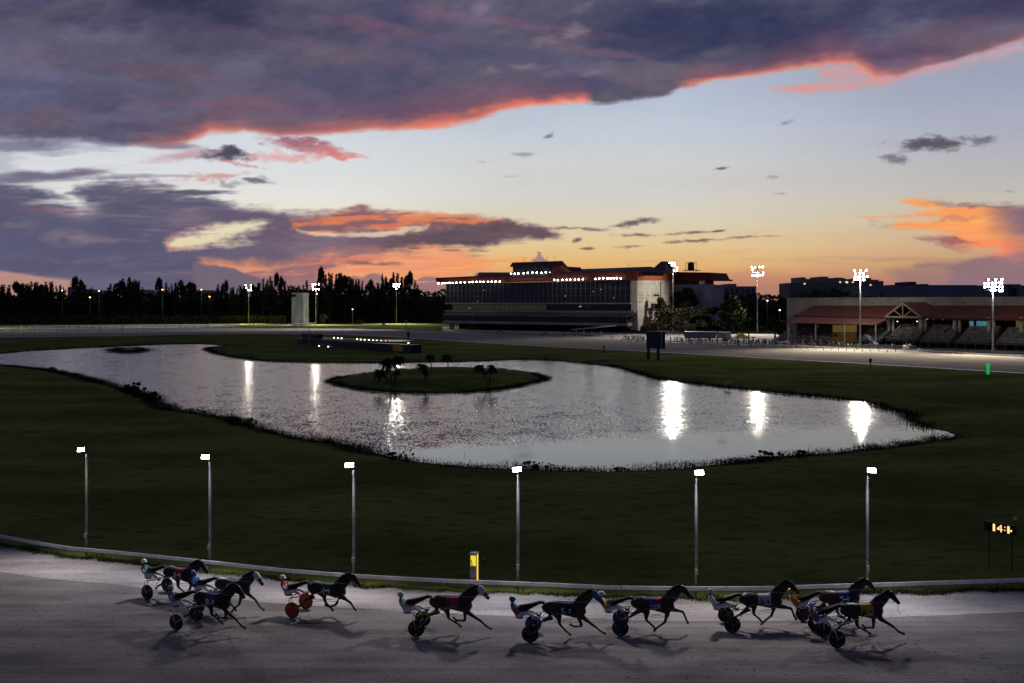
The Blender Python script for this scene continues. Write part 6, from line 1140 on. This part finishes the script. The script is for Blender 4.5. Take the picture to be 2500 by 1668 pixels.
# bleachers: stepped stands in sections
SEATM = mat('pale_stadium_seat', (.20, .18, .16), .7, .55, .9, detail=8); BF = mat('bleacher_steel', (.16, .17, .17), .6, .2, 1)
def bleacher(x0, x1, ybot, ytop, rows_, lab, occ, seed, warm=False):
    u0_, zb_ = Pp(x0, ybot, 8); u1_, _ = Pp(x1, ybot, 8); zt_ = Pp((x0 + x1) / 2, ytop, -1)[1]; zb_ = (Pp(x0, ybot, 8)[1] + Pp(x1, ybot, 8)[1]) / 2; B = empty('bleacher', gloc(pf, u0_, -8), pf.rz, lab, 'bleacher', None); L = u1_ - u0_; rs = random.Random(seed); fb = MB(); rail_ = MB()
    for r_ in range(rows_):
        z = zb_ + (zt_ - zb_) * r_ / (rows_ - 1); y = 9 * r_ / (rows_ - 1); fb.box((L / 2, y + .5, z - .1), (L, 1.0, .12)); st = MB(); n = int(L / .62)
        for k in range(n): st.box((.3 + k * .62, y + .35, z + .42), (.46, .42, .06)).box((.3 + k * .62, y + .58, z + .66), (.46, .06, .48))
        st.build('seat_row', SEATM, B)
        for k in range(n):
            if rs.random() < occ:
                cn = rs.choice(['red', 'white', 'blue', 'dark', 'grey', 'tan', 'orange']); lc = gloc(pf, u0_ + .3 + k * .62, -8 + y + .3); person((lc[0], lc[1], z), cn, 1, pf.rz, 'person in %s %s top seated in the %s' % ('an' if cn[0] in CRA else 'a', cn, lab.split(',')[0]), '%s topped people seated in the %s' % (cn, lab.split(',')[0]))
    for k in range(int(L / 3) + 1):
        u = min(L, k * 3.); fb.box((u, 0, zb_ / 2), (.12, .12, zb_)); fb.box((u, 9, zt_ / 2), (.12, .12, zt_))
        fb.tube([(u, 0, zb_ - .1), (u, 9, zt_ - .1)], .06, 4)
    fb.build('frame', BF, B)
    rail_.tube([(0, -.1, zb_ + 1.1), (L, -.1, zb_ + 1.1)], .05, 5)
    for k in range(int(L / .35)): rail_.box((k * .35, -.1, zb_ + .5), (.035, .035, 1.1))
    rail_.build('guard_rail', BF, B); MB().box((L / 2, 7, zb_ * .4), (L, .2, zb_ * .8)).build('back_panel', M['dark'], B)
def gloc(f, u, y): q = f.a + f.u * u - f.n * y; return (q.x, q.y, 0)
bleacher(2163, 2238, 832, 797, 10, 'leftmost open bleacher, beneath the truss gable', .14, 1); bleacher(2246, 2318, 836, 799, 10, 'second open bleacher, right of the truss gable', .05, 2); bleacher(2334, 2418, 839, 802, 10, 'third open bleacher, before the cyan screens', .04, 3); bleacher(2430, 2560, 842, 806, 10, 'rightmost open bleacher, cut off by the frame', .02, 4); bleacher(1928, 2030, 836, 800, 9, 'crowded bleacher, shaded by the red awning', .19, 5); bleacher(2093, 2150, 833, 803, 8, 'small crowded bleacher, right part of the red awning', .13, 6)
# steps left of the pavilion, ramp
st = MB(); g0 = Pp(1905, 838, 9)
for i in range(12): st.box((Pp(1890 + i * 3.4, 838, 6)[0], -6, .28 * (i + .5)), (.75, 3, .28 * (i + 1)))
st.tube([(Pp(1886, 836, 8)[0], -8, 1), (Pp(1926, 806, 8)[0], -8, 5.2)], .06, 5); st.build('entrance_steps', BF, PV)
rp_ = frame(2112, 845, 2136, 851); RM = f_root(rp_, 'starting_slide', 'pair of sloping white and blue boards by the awning corner', 'ramp'); (ua, za), (ub2, zb2) = f_uz(rp_, 2112, 820), f_uz(rp_, 2136, 840)
for k in (0, 1): MB().prism([(ua + k * 1.3, k * .5, za), (ub2 + k * 1.0, k * .5, zb2 - .3), (ub2 + k * 1.0, k * .5, zb2 + .25), (ua + k * 1.3, k * .5, za + .5)], (0, .25, 0)).build('board', M['white'] if k == 0 else mat('white_blue_board', (.35, .4, .6), .6, .1, 2), RM)
MB().box(((ua + ub2) / 2, .3, zb2 / 2), (1.6, 1, zb2)).build('base', M['concrete'], RM)
# ---------------------------------------------------------------- far buildings
def block(name, label, pts, bk, D, m, wins=None, th=22, cat='building', lit=()):
    s = D / F; X0 = (pts[0][0] - CX) * s; B = empty(name, (X0, D, 0), 0, label, cat); V = [((x - CX) * s - X0, 0, max(0., H - (y - HY) * s)) for x, y in pts]; MB().prism(V, (0, th, 0)).build('wall', m, B)
    if wins:
        x0, x1, nx, y0, y1, ny = wins; wm = MB()
        for i in range(nx):
            for j in range(ny):
                x = x0 + (x1 - x0) * (i + .5) / nx; y = y0 + (y1 - y0) * (j + .5) / ny; MB; wm.box(((x - CX) * s - X0, -.05, H - (y - HY) * s), ((x1 - x0) / nx * .5 * s, .3, (y1 - y0) / ny * .45 * s))
        wm.build('windows', M['dark'], B)
    for x, y in lit: MB().box(((x - CX) * s - X0, -.25, H - (y - HY) * s), (1.1, .2, .8)).build('lit_window', M['paneglow'], B)
    return B
APT = mat('dusk_grey_stucco', (.25, .23, .255), .9, .1, .1); BLU = mat('blue_grey_cladding', (.14, .16, .24), .8, .1, .05)
block('apartment_block', 'tall stepped apartment block beyond the pavilion, few windows lit', [(1925, 800), (1925, 691), (1955, 691), (1955, 677), (1967, 677), (1967, 681), (1983, 681), (1983, 683), (1993, 683), (1993, 682), (2003, 682), (2003, 675.5), (2022, 675.5), (2022, 683), (2028, 683), (2028, 679), (2045, 677.5), (2058, 678.5), (2068, 682), (2090, 684), (2090, 680), (2127, 679), (2127, 683), (2145, 683), (2145, 686), (2157, 686), (2157, 800)], 0, 620, APT, (1930, 2155, 36, 690, 738, 9), lit=[(1964,693),(1974,718),(2051,689),(2066,689),(2068,690),(2082,689),(2085,703),(2083,711),(2083,718),(2083,725),(2125,696)])
block('apartment_block', 'low grey apartment block just right of the grandstand wing', [(1738, 800), (1738, 701), (1742, 701), (1742, 698), (1757, 698), (1757, 701), (1777, 701), (1777, 693), (1798, 693), (1798, 699), (1846, 699), (1846, 800)], 0, 640, APT, (1742, 1845, 8, 704, 740, 8))
block('warehouse', 'long blue grey warehouse roof line above the pavilion', [(2120, 800), (2120, 700), (2160, 697), (2640, 697), (2640, 800)], 0, 520, BLU, th=40)
block('rooftop_plant', 'dark row of roof plant behind the warehouse', [(2150, 760), (2150, 697), (2190, 695), (2216, 694), (2216, 688), (2237, 688), (2237, 695), (2250, 695), (2250, 693.5), (2267, 693.5), (2267, 696), (2384, 696), (2384, 760)], 0, 590, M['board'], th=20, cat='roof plant')
block('rooftop_plant', 'dark flat roof behind the warehouse at far right', [(2440, 760), (2440, 694), (2492, 694), (2492, 698), (2640, 698), (2640, 760)], 0, 590, M['board'], th=20, cat='roof plant')
block('distant_block', 'distant building roof peeping over the hedge wood at left', [(165, 760), (165, 701), (182, 701), (182, 704), (228, 708), (246, 710), (246, 760)], 0, 860, APT); block('distant_block', 'distant building with a roof hut behind the left trees', [(330, 760), (330, 711), (343, 711), (343, 707), (355, 707), (355, 711), (376, 712), (376, 760)], 0, 860, APT); block('distant_block', 'distant long roof above the row of four lamp posts', [(470, 760), (470, 708), (527, 709), (527, 760)], 0, 860, APT)
# containers, tents and vehicles on the apron
def container(x0, x1, ybase, ytop, lab, m):
    f = frame(x0, ybase, x1, ybase + .6); o = f_root(f, 'trailer', lab, 'trailer'); z = f_uz(f, (x0 + x1) / 2, ytop)[1]; L = f.L; MB().box((L / 2, 2, z / 2 + .3), (L, 4, z - .6)).build('body', m, o); MB().box((L / 2, 2, z + .08), (L + .2, 4.2, .14)).build('roof', M['white'], o)
    rb_ = MB()
    for i in range(int(L / .6)): rb_.box((.3 + i * .6, -.03, z / 2 + .3), (.08, .05, z - .9))
    rb_.build('side_ribs', m, o); MB().tube([(L * .8, 0, .5), (L * .8, 4, .5)], .5, 12).build('wheel', M['black'], o); return o
container(1671, 1748, 829.5, 811, 'long grey trailer with a white roof edge behind the crowd', mat('grey_blue_trailer_side', (.16, .17, .22), .6, .1, 1)); container(1749, 1775, 830, 812, 'short pale container at the right end of the trailer', mat('pale_container', (.38, .38, .40), .6, .1, 1))
g = G(1808, 833); s = g.y / F; TN = empty('canopy_tent', g, 0, 'yellow peaked canopy tent above the blue shirted crowd', 'tent'); w2 = 17.5 * s; ze = H - (824 - HY) * s; zp = H - (811.5 - HY) * s
MB().add([(-w2, -w2, ze), (w2, -w2, ze), (w2, w2, ze), (-w2, w2, ze), (0, 0, zp), (-w2, -w2, ze - .35), (w2, -w2, ze - .35), (w2, w2, ze - .35), (-w2, w2, ze - .35)], [(0, 1, 4), (1, 2, 4), (2, 3, 4), (3, 0, 4), (5, 6, 1, 0), (6, 7, 2, 1), (7, 8, 3, 2), (8, 5, 0, 3)]).build('canopy', M['yellowcloth'], TN)
for sx in (-1, 1):
    for sy in (-1, 1): MB().box((sx * w2 * .96, sy * w2 * .96, ze / 2), (.1, .1, ze - .02)).build('leg', M['steel'], TN)
def car(px, py, rz, c, lab, grp):
    p = G(px, py); o = empty('parked_car', p, rz, lab, 'car', grp); b = MB(); b.prism([(-2.2, -.85, .35), (2.2, -.85, .35), (2.25, -.85, .8), (1.2, -.85, .95), (-1.9, -.85, 1.0), (-2.25, -.85, .8)], (0, 1.7, 0)); b.build('body', c, o); MB().prism([(-1.7, -.75, .98), (1.15, -.75, .95), (.5, -.7, 1.45), (-1.1, -.7, 1.48)], (0, 1.45, 0)).build('cabin', M['glass'], o)
    for x in (-1.4, 1.4):
        for y in (-.86, .66): MB().tube([(x, y, .33), (x, y + .2, .33)], .33, 14).build('wheel', M['black'], o)
CC = [col('silver_car_paint', (.4, .4, .42), .3), col('white_car_paint', (.6, .6, .6), .3), col('dark_car_paint', (.04, .04, .06), .3)]
rs = random.Random(4)
for i in range(16): px = 1893 + (i % 8) * 3.6 + rs.uniform(-1, 1); py = 792 + (i // 8) * 5 + rs.uniform(-.5, .5); car(px, py, rs.uniform(-.2, .2), CC[i % 3], 'parked car in the car park left of the pavilion', 'cars parked left of the pavilion')
for px, py, lab in [(938, 796.3, 'car among the low lights left of the third mast'), (1004, 785, 'pale vehicle parked left of the grandstand'), (1077, 786, 'silver car parked at the grandstand corner'), (958, 781, 'pale parked car beside the third left mast')]: car(px, py, .1, CC[0], lab, None)
for px, py, lab in [(1192, 812, 'white maintenance cart below the grandstand, left one'), (1222, 815, 'white maintenance cart below the grandstand, right one')]: car(px, py, .1, CC[1], lab, None)
